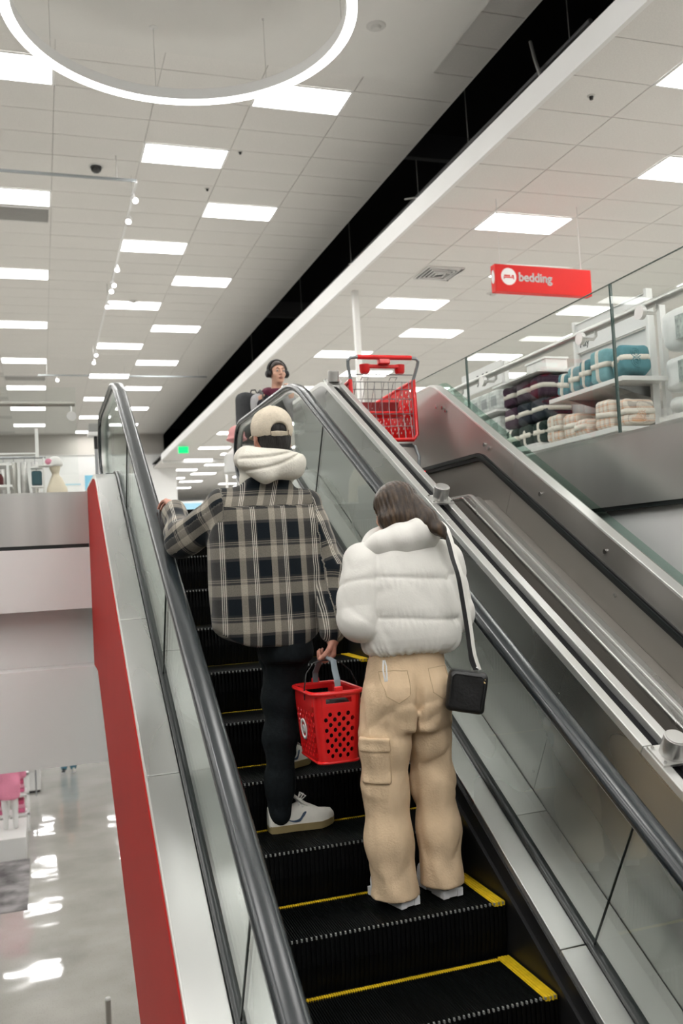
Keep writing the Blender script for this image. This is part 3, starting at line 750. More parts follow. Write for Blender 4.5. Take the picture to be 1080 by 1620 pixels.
# head template in its own axes: origin mid-skull, +y is where the face looks
class Head:
    def __init__(s, c, R, scale=1.0): s.c = A_(*c); s.R = np.array(R, dtype=np.float32); s.k = scale
    def loc(s, P): return ((P - s.c) @ s.R) / s.k
    def w(s, p): return tuple(s.c + s.R @ (np.array(p, dtype=np.float32) * s.k))
    def field(s, P):
        q = s.loc(P)
        d = ell(q, (0, -.012, .030), (.074, .094, .086))
        d = smin(d, ell(q, (0, .030, -.045), (.056, .062, .068)), .03)
        d = smin(d, ell(q, (0, .062, -.088), (.026, .026, .020)), .02)
        d = smin(d, ell(q, (0, .080, .030), (.050, .012, .012)), .012)
        for sx in (-1, 1):
            d = smin(d, ell(q, (sx * .040, .060, -.022), (.022, .022, .02)), .015)
            d = smax(d, -ell(q, (sx * .031, .094, .010), (.017, .014, .011)), .008)
            d = smin(d, ell(q, (sx * .031, .080, .010), (.014, .014, .012)), .003)
            e = ell(q, (sx * .077, -.008, -.008), (.009, .019, .031)); e = smax(e, -ell(q, (sx * .085, -.004, -.004), (.006, .010, .018)), .004)
            d = smin(d, e, .006)
        d = smin(d, chain(q, [(0, .090, .014), (0, .108, -.022), (0, .100, -.030)], [.008, .012, .009], .006), .008)
        for sx in (-1, 1): d = smin(d, ell(q, (sx * .012, .098, -.028), (.009, .010, .008)), .005)
        d = smin(d, ell(q, (0, .090, -.054), (.024, .010, .005)), .006)
        d = smin(d, ell(q, (0, .088, -.063), (.020, .010, .006)), .006)
        d = smax(d, -ell(q, (0, .104, -.058), (.026, .008, .0014)), .002)
        return d * s.k
def face_parts(hd, parent, iris, brow, lip):
    ey = MB(); ir = MB(); br = MB()
    for sx in (-1, 1):
        c = np.array(hd.w((sx * .031, .0835, .010)))
        ey.lathe([(.0001, .012), (.007, .010), (.011, .004), (.012, 0)], c, 12, Matrix(hd.R.tolist()) @ Matrix.Rotation(-pi / 2, 3, 'X'))
        ir.lathe([(.0001, .0128), (.003, .0125), (.0055, .0112)], c, 12, Matrix(hd.R.tolist()) @ Matrix.Rotation(-pi / 2, 3, 'X'))
        br.tube([hd.w((sx * .014, .093, .030)), hd.w((sx * .030, .092, .036)), hd.w((sx * .046, .078, .031))], [.003, .0035, .002], 6)
    obj('eyeballs', ey, mat('eye_white', (.50, .48, .46), .5), parent); obj('irises', ir, mat('iris', iris, .2), parent); obj('eyebrows', br, mat('brow', brow, .7), parent)
    lp = MB().tube([hd.w((-.022, .094, -.058)), hd.w((-.008, .101, -.054)), hd.w((.008, .101, -.054)), hd.w((.022, .094, -.058)), hd.w((.008, .098, -.066)), hd.w((-.008, .098, -.066))], .0038, 6, closed=True)
    obj('lips', lp, mat('lips', lip, .4), parent)
def hand_field(wrist, d, n, side, curl, spread=6, thumb=(35, 30), size=1.0, thumb_side=1):
    """capsules of a hand: d along the fingers, n out of the back of the hand, side towards the index finger"""
    d = Vector(d).normalized(); n = (Vector(n) - d * Vector(n).dot(d)).normalized(); sd = d.cross(n)
    if sd.dot(Vector(side)) < 0: sd = -sd
    w = Vector(wrist); caps = []
    k = size
    pal = [(w, w + d * .03 * k, .024 * k, .026 * k)]
    base = []
    for i, (off, ln, r) in enumerate(((.030, .092, .0090), (.010, .100, .0092), (-.010, .094, .0088), (-.029, .076, .0080))):
        b_ = w + d * (.088 - .004 * abs(i - 1)) * k + sd * off * k
        pal.append((w + d * .02 * k + sd * off * .55 * k, b_, .015 * k, .0115 * k))
        c = curl[i] if isinstance(curl, (list, tuple)) else curl
        p = b_; ang = 0
        dirv0 = (d + sd * tan(radians(spread)) * (off / .03)).normalized()
        for sg, (fr, cf) in enumerate(((.45, .8), (.31, 1.1), (.24, .8))):
            ang += radians(c * cf); dv = dirv0 * cos(ang) - n * sin(ang)
            q = p + dv * ln * fr * k; caps.append((p, q, r * k * (1 - .07 * sg), r * k * (1 - .07 * (sg + 1)))); p = q
    tb = w + d * .028 * k + sd * .022 * k
    a1, a2 = radians(thumb[0]), radians(thumb[1])
    dv = (d * cos(a1) + sd * sin(a1) * .8 - n * .45).normalized(); p1 = tb + dv * .042 * k
    dv2 = (d * cos(a1 * .5) + sd * sin(a1 * .2) - n * sin(a2)).normalized(); p2 = p1 + dv2 * .032 * k; dv3 = (dv2 - n * .35).normalized(); p3 = p2 + dv3 * .026 * k
    th = [(tb, p1, .0145 * k, .0115 * k), (p1, p2, .011 * k, .0098 * k), (p2, p3, .0098 * k, .008 * k)]
    def field(P):
        r = None
        for a, b_, r0, r1 in pal:
            q = cap(P, a, b_, r0, r1); r = q if r is None else smin(r, q, .012)
        fr_ = None
        for a, b_, r0, r1 in caps:
            q = cap(P, a, b_, r0, r1); fr_ = q if fr_ is None else np.minimum(fr_, q)
        t = None
        for a, b_, r0, r1 in th:
            q = cap(P, a, b_, r0, r1); t = q if t is None else smin(t, q, .004)
        return smin(smin(r, fr_, .005), t, .007)
    pts = [np.array(q[j]) for q in pal + caps + th for j in (0, 1)]
    return field, np.min(pts, 0) - .03, np.max(pts, 0) + .03

# ------------------------------------------------------------------ cloth materials
def weave_mat():
    ma, nt, b = new_mat('plaid_flannel')
    at = nd(nt, 'ShaderNodeAttribute', attribute_name='weave'); sp = nd(nt, 'ShaderNodeSeparateXYZ'); nt.links.new(at.outputs['Vector'], sp.inputs[0])
    navy, gray, tan_, wht, dg = (.0035, .007, .011), (.075, .071, .066), (.36, .325, .268), (.86, .82, .73), (.030, .030, .030)
    def stripe(sock, period, off, stops):
        a = nd(nt, 'ShaderNodeMath', operation='MULTIPLY_ADD'); a.inputs[1].default_value = 1 / period; a.inputs[2].default_value = off
        f = nd(nt, 'ShaderNodeMath', operation='FRACT'); nt.links.new(sock, a.inputs[0]); nt.links.new(a.outputs[0], f.inputs[0])
        r = ramp(nt, stops, 'CONSTANT'); nt.links.new(f.outputs[0], r.inputs[0]); return r.outputs[0]
    # across: three thin pale lines on grey, navy band, tan band, grey band
    cu = stripe(sp.outputs[0], .1325, .0, [(0, gray), (.03, wht), (.052, dg), (.085, wht), (.107, dg), (.14, wht), (.162, gray), (.20, navy), (.60, tan_), (.80, gray)])
    cv = stripe(sp.outputs[1], .158, .0, [(0, navy), (.42, gray), (.50, tan_), (.80, gray), (.86, tan_), (.885, gray), (.915, tan_), (.94, dg)])
    mx = nd(nt, 'ShaderNodeMix', data_type='RGBA'); mx.inputs['Factor'].default_value = .46
    nt.links.new(cu, mx.inputs['A']); nt.links.new(cv, mx.inputs['B'])
    n = nd(nt, 'ShaderNodeTexNoise'); n.inputs['Scale'].default_value = 1; n.inputs['Detail'].default_value = 3; nt.links.new(coords(nt, (260, 260, 260)), n.inputs['Vector'])
    r = ramp(nt, [(.3, (.75, .75, .75)), (.7, (1.2, 1.2, 1.2))]); nt.links.new(n.outputs['Fac'], r.inputs[0])
    m2 = nd(nt, 'ShaderNodeMix', data_type='RGBA', blend_type='MULTIPLY'); m2.inputs['Factor'].default_value = .7
    nt.links.new(mx.outputs['Result'], m2.inputs['A']); nt.links.new(r.outputs[0], m2.inputs['B']); nt.links.new(m2.outputs['Result'], b.inputs['Base Color'])
    b.inputs['Roughness'].default_value = .9; b.inputs['Specular IOR Level'].default_value = .15; b.inputs['Sheen Weight'].default_value = .15
    return ma
M['plaid'] = weave_mat()
def cloth(name, col, var=.06, sc=60, rough=.85, bump=.15, bs=120, **kw): return mat(name, col, rough, 0, .2, var=var, vscale=(sc, sc, sc), bump=bump, bscale=(bs, bs, bs), **kw)
M['hoodie'] = cloth('cream_fleece', (.74, .71, .63), .03)
M['cap'] = cloth('beige_twill', (.68, .60, .48), .05)
M['pants_dark'] = cloth('dark_denim', (.006, .009, .011), .25)
M['puffer'] = cloth('cream_nylon', (.83, .812, .765), .02, 8, .55, .05)
M['cargo'] = cloth('beige_cotton', (.69, .52, .345), .05, 14, .9)
M['skin'] = mat('skin', (.62, .36, .26), .5, 0, .35, var=.06, vscale=(30, 30, 30))
M['skin_hand'] = mat('skin_reddish', (.56, .27, .20), .5, 0, .35, var=.08, vscale=(40, 40, 40))
M['hair_black'] = mat('black_hair', (.012, .010, .009), .45, 0, .4, var=.5, vscale=(200, 200, 20), bump=.3, bscale=(220, 220, 18))
M['shoe_white'] = mat('white_leather', (.68, .67, .62), .45, 0, .4, var=.06, vscale=(20, 20, 20))
M['gum'] = mat('gum_sole', (.30, .235, .11), .6)
M['navy_mark'] = mat('navy_print', (.02, .05, .10), .5)
M['white_rubber'] = mat('white_rubber', (.80, .80, .82), .5)
M['leather_black'] = mat('black_leather', (.012, .012, .013), .38, 0, .45, bump=.1, bscale=(90, 90, 90))
ma, nt, b = new_mat('brown_hair'); M['hair_brown'] = ma
n = nd(nt, 'ShaderNodeTexNoise'); n.inputs['Scale'].default_value = 1; n.inputs['Detail'].default_value = 3; nt.links.new(coords(nt, (85, 85, 1.6)), n.inputs['Vector'])
r = ramp(nt, [(.25, (.016, .0095, .006)), (.5, (.038, .023, .0135)), (.75, (.095, .057, .032))]); nt.links.new(n.outputs['Fac'], r.inputs[0]); nt.links.new(r.outputs[0], b.inputs['Base Color'])
b.inputs['Roughness'].default_value = .42; b.inputs['Specular IOR Level'].default_value = .4
bp = nd(nt, 'ShaderNodeBump'); bp.inputs['Strength'].default_value = .3; bp.inputs['Distance'].default_value = .006; nt.links.new(n.outputs['Fac'], bp.inputs['Height']); nt.links.new(bp.outputs['Normal'], b.inputs['Normal'])

def shoe(parent, heel, toe, ground, L_w=.052, sole_h=.030, up='shoe_white', so='gum', mark=True, chunky=False, lab=None):
    """trainer from heel to toe (x, y) standing on ground: upper > sole, tongue, laces, side mark"""
    h = Vector((heel[0], heel[1], ground)); t = Vector((toe[0], toe[1], ground)); d = (t - h); L = d.length; d.normalize(); s = Vector((0, 0, 1)).cross(d)
    st_ = [0, .03, .10, .22, .35, .5, .65, .78, .88, .96, 1.0]
    wd = [.45, .66, .78, .80, .78, .84, .97, 1.0, .90, .62, .28]
    wi = [.5, .66, .76, .78, .76, .80, .94, 1.0, .92, .66, .30]
    rings = []
    for f, a in zip(st_, wd):
        c = h + d * (L * f); lift = .004 * max(0, (f - .8) / .2) * 3 + (.004 if f < .02 else 0)
        rings.append([c + s * L_w * a * x + Vector((0, 0, lift if z == 0 else sole_h + lift)) for x, z in ((-.94, 0), (.94, 0), (1.0, 1), (-1.0, 1))])
    base = MB()
    if chunky:
        base.loft(rings)
        for f in (.06, .18, .30, .62, .74, .86):
            c = h + d * (L * f)
            for sx in (-1, 1): base.obox(c + s * sx * L_w * .74 + Vector((0, 0, sole_h * .45)), (.026, .034, sole_h * .8), Matrix((s, d, Vector((0, 0, 1)))).transposed())
    else: base.loft(rings)
    ht = [.080, .088, .080, .064, .078, .092, .072, .052, .044, .034, .016]
    if chunky: ht = [.050, .056, .058, .060, .066, .068, .062, .054, .046, .036, .016]
    up_r = []; n = 20
    for f, a, hh in zip(st_, wi, ht):
        c = h + d * (L * f) + Vector((0, 0, sole_h - .003)); ring = []
        lift = .012 * max(0, (f - .8) / .2)
        for j in range(n):
            an = pi * j / (n - 1); cx_ = cos(an); cz = sin(an) ** .62
            ring.append(c + s * L_w * .95 * a * cx_ * (1 - .30 * cz * min(1, hh / .08)) + Vector((0, 0, hh * cz + lift)))
        up_r.append(ring)
    u = obj('shoe', MB().loft(up_r), M[up], parent, 50, label=lab)
    obj('sole', base, M[so], u, 40)
    if chunky: return u
    tg = MB(); c = h + d * (L * .44) + Vector((0, 0, sole_h + .075))
    tg.tube([c + d * .05 + Vector((0, 0, -.012)), c + d * .015 + Vector((0, 0, .012)), c - d * .012 + Vector((0, 0, .038))], [.022, .026, .020], 10, flat=(1, .35)); obj('tongue', tg, M[up], u)
    lc_ = MB()
    for i in range(5):
        c = h + d * (L * (.46 + .055 * i)) + Vector((0, 0, sole_h + .088 - .0115 * i))
        lc_.tube([c + s * .026 - Vector((0, 0, .012)), c + s * .012 + Vector((0, 0, .004)), c - s * .012 + Vector((0, 0, .004)), c - s * .026 - Vector((0, 0, .012))], .0034, 6)
    c = h + d * (L * .47) + Vector((0, 0, sole_h + .098))
    for sx in (-1, 1):
        lc_.tube([c, c + s * sx * .012 + Vector((0, 0, .022)) + d * .012, c + s * sx * .02 + Vector((0, 0, .012)) + d * .03, c + s * sx * .01 + d * .014 - Vector((0, 0, .004))], .003, 6, closed=True)
    obj('laces', lc_, M['sign_white'], u)
    if mark:
        for sx in (-1, 1):
            # curved tapering mark following the side of the upper
            pts = []
            for i in range(15):
                f = i / 14; ff = .20 + .36 * f
                zc = sole_h + .036 - .024 * sin(pi * min(1, f * 1.15) * .85) + (.020 * max(0, f - .72) / .28); hw = .0010 + .0095 * (f ** 1.6) * (1 if f < .9 else (1 - f) / .1 * .9 + .1)
                pts.append((ff, zc + hw, zc - hw))
            v = []
            for ff, zt, zb in pts:
                for z_ in (zt, zb):
                    a = float(np.interp(ff, st_, wi)); hh = float(np.interp(ff, st_, ht)); cz = min(.98, max(0.02, (z_ - sole_h + .003) / hh)); an = math.asin(cz ** (1 / .62)); cx_ = cos(an)
                    v.append(h + d * (L * ff) + s * sx * (L_w * .95 * a * cx_ * (1 - .30 * cz * min(1, hh / .08)) + .0022) + Vector((0, 0, z_)))
            obj('side_mark', MB().add(v, [(2 * i, 2 * i + 1, 2 * i + 3, 2 * i + 2) for i in range(14)]), M['navy_mark'], u)
    return u
# ------------------------------------------------------------------ man in the plaid overshirt
man = thing('person', 'person in plaid overshirt and beige cap holding a red basket', 'person', (.97, 3.95, -1.158))
mh = Head((.985, 3.885, .552), rotz(6) @ rot('X', -3))
LW, RW = (.612, 4.350, .270), (1.152, 3.672, -.312)
def man_body(P):
    d = mh.field(P)
    d = smin(d, cap(P, (.975, 3.865, .36), (.985, 3.875, .50), .062, .056), .03)
    d = smin(d, trunk(P, [(-.30, .955, 3.87, .10, .09), (-.1, .93, 3.87, .16, .10), (.2, .94, 3.87, .17, .09), (.33, .95, 3.87, .08, .07)]), .04)
    d = smin(d, chain(P, [(.76, 3.88, .22), (.60, 4.07, .12), LW], [.05, .042, .026]), .03)
    d = smin(d, chain(P, [(1.10, 3.87, .21), (1.190, 3.79, -.06), RW], [.05, .042, .026]), .03)
    d = smin(d, chain(P, [(.985, 3.885, -.36), (.972, 3.894, -.60), (.955, 3.882, -.76), (.930, 3.862, -1.09)], [.05, .048, .042, .034]), .03)
    d = smin(d, chain(P, [(.99, 3.93, -.42), (1.03, 4.05, -.58), (1.035, 4.11, -.88)], [.05, .045, .034]), .03)
    return d
hL, l0, l1 = hand_field((.618, 4.345, .276), (-.08, .92, .34), (.35, -.25, .9), (1, .2, 0), [20, 24, 26, 30], thumb=(50, 40), size=1.1)
hR, r0, r1 = hand_field((1.152, 3.671, -.320), (-.04, -.02, -1), (1, -.25, 0), (-.25, -1, 0), [62, 66, 68, 70], spread=2, thumb=(32, 55))
skin('body', [(man_body, (.45, 3.6, -1.12), (1.32, 4.52, .70), .011), (mh.field, (.86, 3.74, .40), (1.11, 4.03, .70), .0045), (hL, l0, l1, .0035), (hR, r0, r1, .0035)], M['skin_hand'], man)
face_parts(mh, man, (.03, .02, .012), (.012, .01, .009), (.45, .18, .15))
# hair, cap
def man_hair(P):
    q = mh.loc(P)
    d = ell(q, (0, -.012, .018), (.0835, .0985, .088))
    d = smax(d, q[..., 1] - .03, .01)
    d = smin(d, smax(ell(q, (0, -.050, -.045), (.066, .050, .060)), q[..., 1] + .012, .01), .02)
    d = smax(d, -(q[..., 2] + .11), .01)
    for sx in (-1, 1): d = smax(d, -ell(q, (sx * .082, .004, -.012), (.022, .026, .036)), .006)
    return d + folds(q, .0012, 260, 10, (1, 1, .2), 4)
skin('hair', [(man_hair, (.85, 3.72, .40), (1.12, 4.02, .70), .005)], M['hair_black'], man)
def man_cap(P):
    q = mh.loc(P)
    d = ell(q, (0, -.010, .030), (.0905, .1105, .100))
    d = smax(d, -.006 + .16 * q[..., 1] - q[..., 2], .005)
    arch = smax(ell(q, (0, -.124, -.004), (.044, .050, .042)), .000 - q[..., 2], .002)
    d = smax(d, -arch, .003)
    d = smin(d, ell(q, (0, -.010, .131), (.008, .008, .005)), .004)
    br = smax(ell(q, (0, .098, .012), (.066, .070, .012)), -(q[..., 1] - .05), .01)
    for an in (30, 90, 150):
        nx, ny = cos(radians(an + 90)), sin(radians(an + 90))
        d = d + .0009 * np.exp(-((q[..., 0] * nx + (q[..., 1] + .01) * ny) / .003) ** 2)
    return smin(d + folds(q, .0012, 60, 8, (1, 1, 1), 9), br, .006)
cp = skin('cap', [(man_cap, (.84, 3.70, .50), (1.14, 4.12, .72), .0035)], M['cap'], man)
bk = MB()
for sx in (-1, 1):
    bk.tube([mh.w((sx * .040, -.1060, -.020)), mh.w((sx * .041, -.1065, .004))], .0022, 5)
obj('strap_edges', bk, mat('strap_brown', (.25, .2, .14), .8), cp)  # darker brown lines at the strap ends
# hoodie hood lying on the back
def man_hood(P):
    n_ = 12; pts = []
    for i in range(n_ + 1):
        a = 2 * pi * i / n_
        pts.append((.965 + .098 * cos(a), 3.862 + .092 * sin(a), .435 + .022 * sin(a) - .014 * cos(a)))
    d = chain(P, pts, [.046] * (n_ + 1), .03)
    d = smin(d, ell(P, (.945, 3.772, .412), (.118, .062, .055)), .04)
    d = smin(d, chain(P, [(.855, 3.785, .428), (.92, 3.738, .366), (1.055, 3.785, .410)], [.042, .034, .042], .03), .035)
    # two soft creases of the folded hood
    for z0, k, w, am, sl in ((.440, .9, .007, .010, .10), (.396, 1.4, .006, .009, .22)):
        z = P[..., 2] - (z0 + k * (P[..., 0] - .93) ** 2 + sl * (P[..., 0] - .93))
        d = d + am * np.exp(-(z / w) ** 2) * np.clip((3.81 - P[..., 1]) / .04, 0, 1)
    d = smin(d, ell(P, (.95, 3.90, .35), (.12, .09, .09)), .03)
    return d + folds(P, .004, 30, 12, (1, 1, 1.4), 5)
skin('hoodie', [(man_hood, (.74, 3.66, .24), (1.18, 4.03, .50), .0055)], M['hoodie'], man)
# overshirt
ARM_L = [(.765, 3.875, .235), (.602, 4.065, .118), (.610, 4.31, .246)]
ARM_R = [(1.105, 3.865, .225), (1.194, 3.795, -.06), (1.158, 3.680, -.288)]
def shirt(P):
    d = trunk(P, [(-.366, .925, 3.865, .215, .128), (-.30, .925, 3.865, .232, .140), (-.1, .922, 3.87, .238, .145), (.10, .925, 3.875, .238, .142), (.20, .93, 3.87, .228, .125), (.265, .935, 3.868, .185, .105), (.32, .945, 3.868, .13, .085), (.375, .955, 3.868, .085, .075)], 2.5)
    hem = -.366 + .055 * np.clip(np.abs(P[..., 0] - .935) / .21, 0, 1.2) ** 3
    d = smax(d, hem - P[..., 2], .008)
    a = chain(P, ARM_L, [.092, .078, .055], .03)
    a = a + folds(P, .007, 38, 12, (1, 1, 1), 12)
    a2 = chain(P, ARM_R, [.088, .074, .057], .03) + folds(P, .0055, 42, 12, (1, 1, 1), 13)
    a2 = smin(a2, cap(P, (1.168, 3.70, -.235), (1.154, 3.675, -.305), .060, .057), .008)
    a = smin(a, cap(P, (.608, 4.285, .234), (.611, 4.335, .264), .054, .051), .008)
    d = d + folds(P, .0045, 14, 10, (1.6, 1.6, .5), 21)
    # yoke seam and armhole seams
    d = d + .0035 * np.exp(-((P[..., 2] - .232 - .02 * np.abs(P[..., 0] - .93)) / .006) ** 2) * (P[..., 1] < 3.86)
    return smin(smin(d, a, .028), a2, .022)
def plaid_uv(V):
    def along(pts):
        best = np.full(len(V), 9.0, np.float32); uu = np.zeros(len(V), np.float32); vv = np.zeros(len(V), np.float32); acc = 0
        for i in range(len(pts) - 1):
            a, b_ = A_(*pts[i]), A_(*pts[i + 1]); d = b_ - a; L = float(np.linalg.norm(d)); d = d / L
            t = np.clip((V - a) @ d, 0, L); off = V - a - t[:, None] * d; r = np.sqrt((off ** 2).sum(1))
            s = np.cross(d, A_(0, 1, 0) if abs(d[1]) < .6 else A_(0, 0, 1)); s /= np.linalg.norm(s)
            w = np.cross(d, s); an = np.arctan2(off @ w, off @ s)
            mk = r < best; best = np.where(mk, r, best); uu = np.where(mk, an * .075, uu); vv = np.where(mk, acc + t, vv); acc += L
        return best, uu, vv
    bl, ul, vl = along(ARM_L); b2_, u2, v2 = along(ARM_R)
    rad = np.hypot((V[:, 0] - .93), (V[:, 1] - 3.87))
    body_u = V[:, 0] - .86 + .035 * (V[:, 2]) * 0 + .02; body_v = V[:, 2] + .366 + .012
    arml = (bl < .115) & (V[:, 0] < .716 + .02 * np.clip((V[:, 2]) / .25, 0, 1)); armr = (b2_ < .115) & (V[:, 0] > 1.142 + np.clip((.05 - V[:, 2]) * .05, -.02, .03))
    # the yoke is cut from its own piece of cloth
    yoke = (V[:, 2] > .233 + .02 * np.abs(V[:, 0] - .93)) & (V[:, 1] < 3.9)
    u = np.where(yoke, body_u + .05 - .30 * (V[:, 2] - .23), body_u); v = np.where(yoke, body_v + .10, body_v)
    u = np.where(arml, ul + .03, u); v = np.where(arml, vl + .06, v); u = np.where(armr, u2 + .055, u); v = np.where(armr, -v2 + .02, v)
    return np.stack([u, v, np.zeros_like(u)], 1)
skin('overshirt', [(shirt, (.44, 3.58, -.39), (1.30, 4.42, .40), .0065)], M['plaid'], man, uvfn=plaid_uv)
# trousers
def man_pants(P):
    d = trunk(P, [(-.44, 1.005, 3.885, .118, .150), (-.36, .995, 3.88, .122, .150), (-.28, .965, 3.875, .14, .135)], 2.3)
    a = chain(P, [(1.000, 3.890, -.43), (.972, 3.896, -.60), (.955, 3.882, -.76), (.940, 3.860, -.95), (.930, 3.860, -1.085)], [.098, .082, .067, .058, .050], .05)
    c = chain(P, [(1.00, 3.94, -.43), (1.03, 4.05, -.56), (1.035, 4.10, -.68), (1.035, 4.11, -.875)], [.100, .088, .070, .054], .05)
    d = smin(smin(d, a, .03), c, .03)
    return d + folds(P, .0025, 26, 14, (1, 1, 1.6), 31) + crease(P, .005, 20, 7, 31, .5)
skin('trousers', [(man_pants, (.80, 3.68, -1.14), (1.20, 4.30, -.27), .0085)], M['pants_dark'], man)
shoe(man, (.880, 3.868), (1.170, 3.862), (2.886 + 2 * .3515) * T30 - 3.234 + .0025, lab='white trainer with gum sole and navy curved side mark')
shoe(man, (.985, 4.075), (1.16, 4.205), (2.886 + 3 * .3515) * T30 - 3.234 + .0025, lab='white trainer on the next step up')
# ------------------------------------------------------------------ woman in the cream puffer
gz = (2.886 + .3515) * T30 - 3.234 + .0025
girl = thing('person', 'person with long brown hair in cream puffer jacket and beige cargo trousers', 'person', (1.37, 3.42, gz))
gh = Head((1.382, 3.468, .178), rotz(8) @ rot('X', -22), .96)
def girl_body(P):
    d = gh.field(P)
    d = smin(d, cap(P, (1.39, 3.43, -.02), (1.387, 3.455, .12), .050, .046), .03)
    d = smin(d, trunk(P, [(-.62, 1.37, 3.42, .14, .09), (-.3, 1.38, 3.43, .12, .08), (-.05, 1.39, 3.43, .14, .08), (.03, 1.39, 3.43, .07, .05)]), .04)
    d = smin(d, chain(P, [(1.24, 3.43, -.05), (1.175, 3.41, -.28), (1.315, 3.60, -.225)], [.045, .038, .024]), .03)
    d = smin(d, chain(P, [(1.55, 3.43, -.05), (1.605, 3.43, -.27), (1.49, 3.65, -.225)], [.045, .038, .024]), .03)
    d = smin(d, chain(P, [(1.29, 3.42, -.60), (1.265, 3.43, -.92), (1.272, 3.40, -1.29)], [.07, .05, .035]), .03)
    d = smin(d, chain(P, [(1.455, 3.42, -.60), (1.468, 3.44, -.92), (1.465, 3.41, -1.29)], [.07, .05, .035]), .03)
    return d
h1, a0, a1 = hand_field((1.315, 3.60, -.225), (.55, .75, .12), (-.5, .2, .6), (.2, 0, 1), [45, 50, 52, 55])
h2, b0, b1 = hand_field((1.49, 3.65, -.225), (-.55, .75, .12), (.5, .2, .6), (-.2, 0, 1), [45, 50, 52, 55])
skin('body', [(girl_body, (1.10, 3.30, -1.32), (1.68, 3.74, .30), .011), (gh.field, (1.26, 3.33, .02), (1.51, 3.63, .31), .0045), (h1, a0, a1, .004), (h2, b0, b1, .004)], M['skin'], girl)
face_parts(gh, girl, (.03, .02, .012), (.05, .03, .02), (.5, .2, .17))
def girl_hair(P):
    q = gh.loc(P)
    d = ell(q, (0, -.018, .024), (.088, .108, .094))
    d = smax(d, q[..., 1] - (.045 + .25 * np.maximum(q[..., 2] - .03, 0)), .012)
    # falls straight down, then sweeps towards the right shoulder
    fl = None
    for x0, x1, x2, y1, y2, z2, r in ((-.052, -.066, -.062, -.040, -.040, -.105, .036), (-.02, -.025, -.01, -.068, -.070, -.120, .044), (.02, .02, .030, -.072, -.080, -.125, .046), (.05, .062, .075, -.056, -.075, -.12, .040), (.066, .078, .088, -.030, -.05, -.12, .030)):
        k = chain(q, [(x0, y1 + .01, .03), (x1, y1, -.06), (x2, y2, z2)], [r * 1.05, r, r * .8], .03); fl = k if fl is None else smin(fl, k, .018)
    d = smin(d, fl, .03)
    # the ends sweep out over the collar to the right
    for A, rr in (([(1.435, 3.385, .19), (1.468, 3.325, .135), (1.492, 3.288, .095), (1.512, 3.274, .050)], [.044, .033, .021, .006]), ([(1.458, 3.42, .17), (1.492, 3.345, .125), (1.512, 3.298, .088), (1.520, 3.280, .066)], [.034, .024, .014, .005]), ([(1.415, 3.375, .16), (1.450, 3.318, .115), (1.482, 3.280, .082), (1.500, 3.271, .066)], [.032, .022, .013, .005])):
        d = smin(d, chain(P, A, rr, .02) / .96, .014)
    for sx in (-1,): d = smax(d, -ell(q, (sx * .086, .020, -.012), (.026, .028, .040)), .008)
    ang = np.arctan2(q[..., 0], -(q[..., 1] - .02))
    return d * .96 + .0012 * np.sin(ang * 41 + q[..., 2] * 6 + 1.2 * np.sin(q[..., 2] * 16)) + .0009 * np.sin(ang * 83 - q[..., 2] * 9)
skin('hair', [(girl_hair, (1.24, 3.24, -.02), (1.56, 3.62, .33), .0042)], M['hair_brown'], girl)
SH = [(1.225, 3.43, -.035), (1.178, 3.405, -.255), (1.305, 3.575, -.235)]
SR = [(1.560, 3.43, -.035), (1.590, 3.42, -.245), (1.49, 3.62, -.235)]
def puff(dist, z, seams, amp, w=.02):
    o = dist
    for s_ in seams: o = o + amp * np.exp(-((z - s_) / w) ** 2) + amp * .75 * np.exp(-((z - s_) / (w * .3)) ** 2)
    return o
def jacket(P):
    z = P[..., 2]
    d = trunk(P, [(-.405, 1.402, 3.425, .172, .112), (-.398, 1.402, 3.425, .184, .124), (-.385, 1.402, 3.425, .193, .134), (-.365, 1.402, 3.425, .200, .142), (-.335, 1.402, 3.425, .203, .148), (-.295, 1.402, 3.426, .203, .151), (-.22, 1.400, 3.428, .196, .152), (-.08, 1.394, 3.43, .188, .145), (.0, 1.392, 3.432, .168, .125), (.05, 1.395, 3.435, .12, .10), (.09, 1.397, 3.44, .075, .075)], 2.5)
    zz = z + .012 * np.sin((P[..., 0] - 1.39) * 9)
    d = puff(d, zz, (-.098, -.258), .0042, .022)
    # wrinkles drawn in by each seam and by the gathered hem
    ang = np.arctan2(P[..., 0] - 1.39, -(P[..., 1] - 3.43))
    g = np.exp(-((z + .405) / .04) ** 2) * .004 + .0011 * np.exp(-((zz + .262) / .04) ** 2) + .0010 * np.exp(-((zz + .102) / .04) ** 2)
    d = d + g * np.sin(ang * 31 + 5 * np.sin(ang * 5 + z * 20) + 2 * np.sin(ang * 13)) + folds(P, .0045, 22, 14, (1, 1, .6), 41) + crease(P, .003, 17, 6, 42)
    o = None
    for A in (SH, SR):
        k = chain(P, A, [.092, .088, .070], .01)
        t = P[..., 2] + .25 * (P[..., 1] - 3.43)
        k = puff(puff(k, t, (-.115,), .0034, .018), t, (-.215,), .0010, .012) + folds(P, .0035, 30, 12, (1, 1, 1), 43) + crease(P, .003, 20, 6, 44)
        o = k if o is None else np.minimum(o, k)
    return smin(d, o, .010)
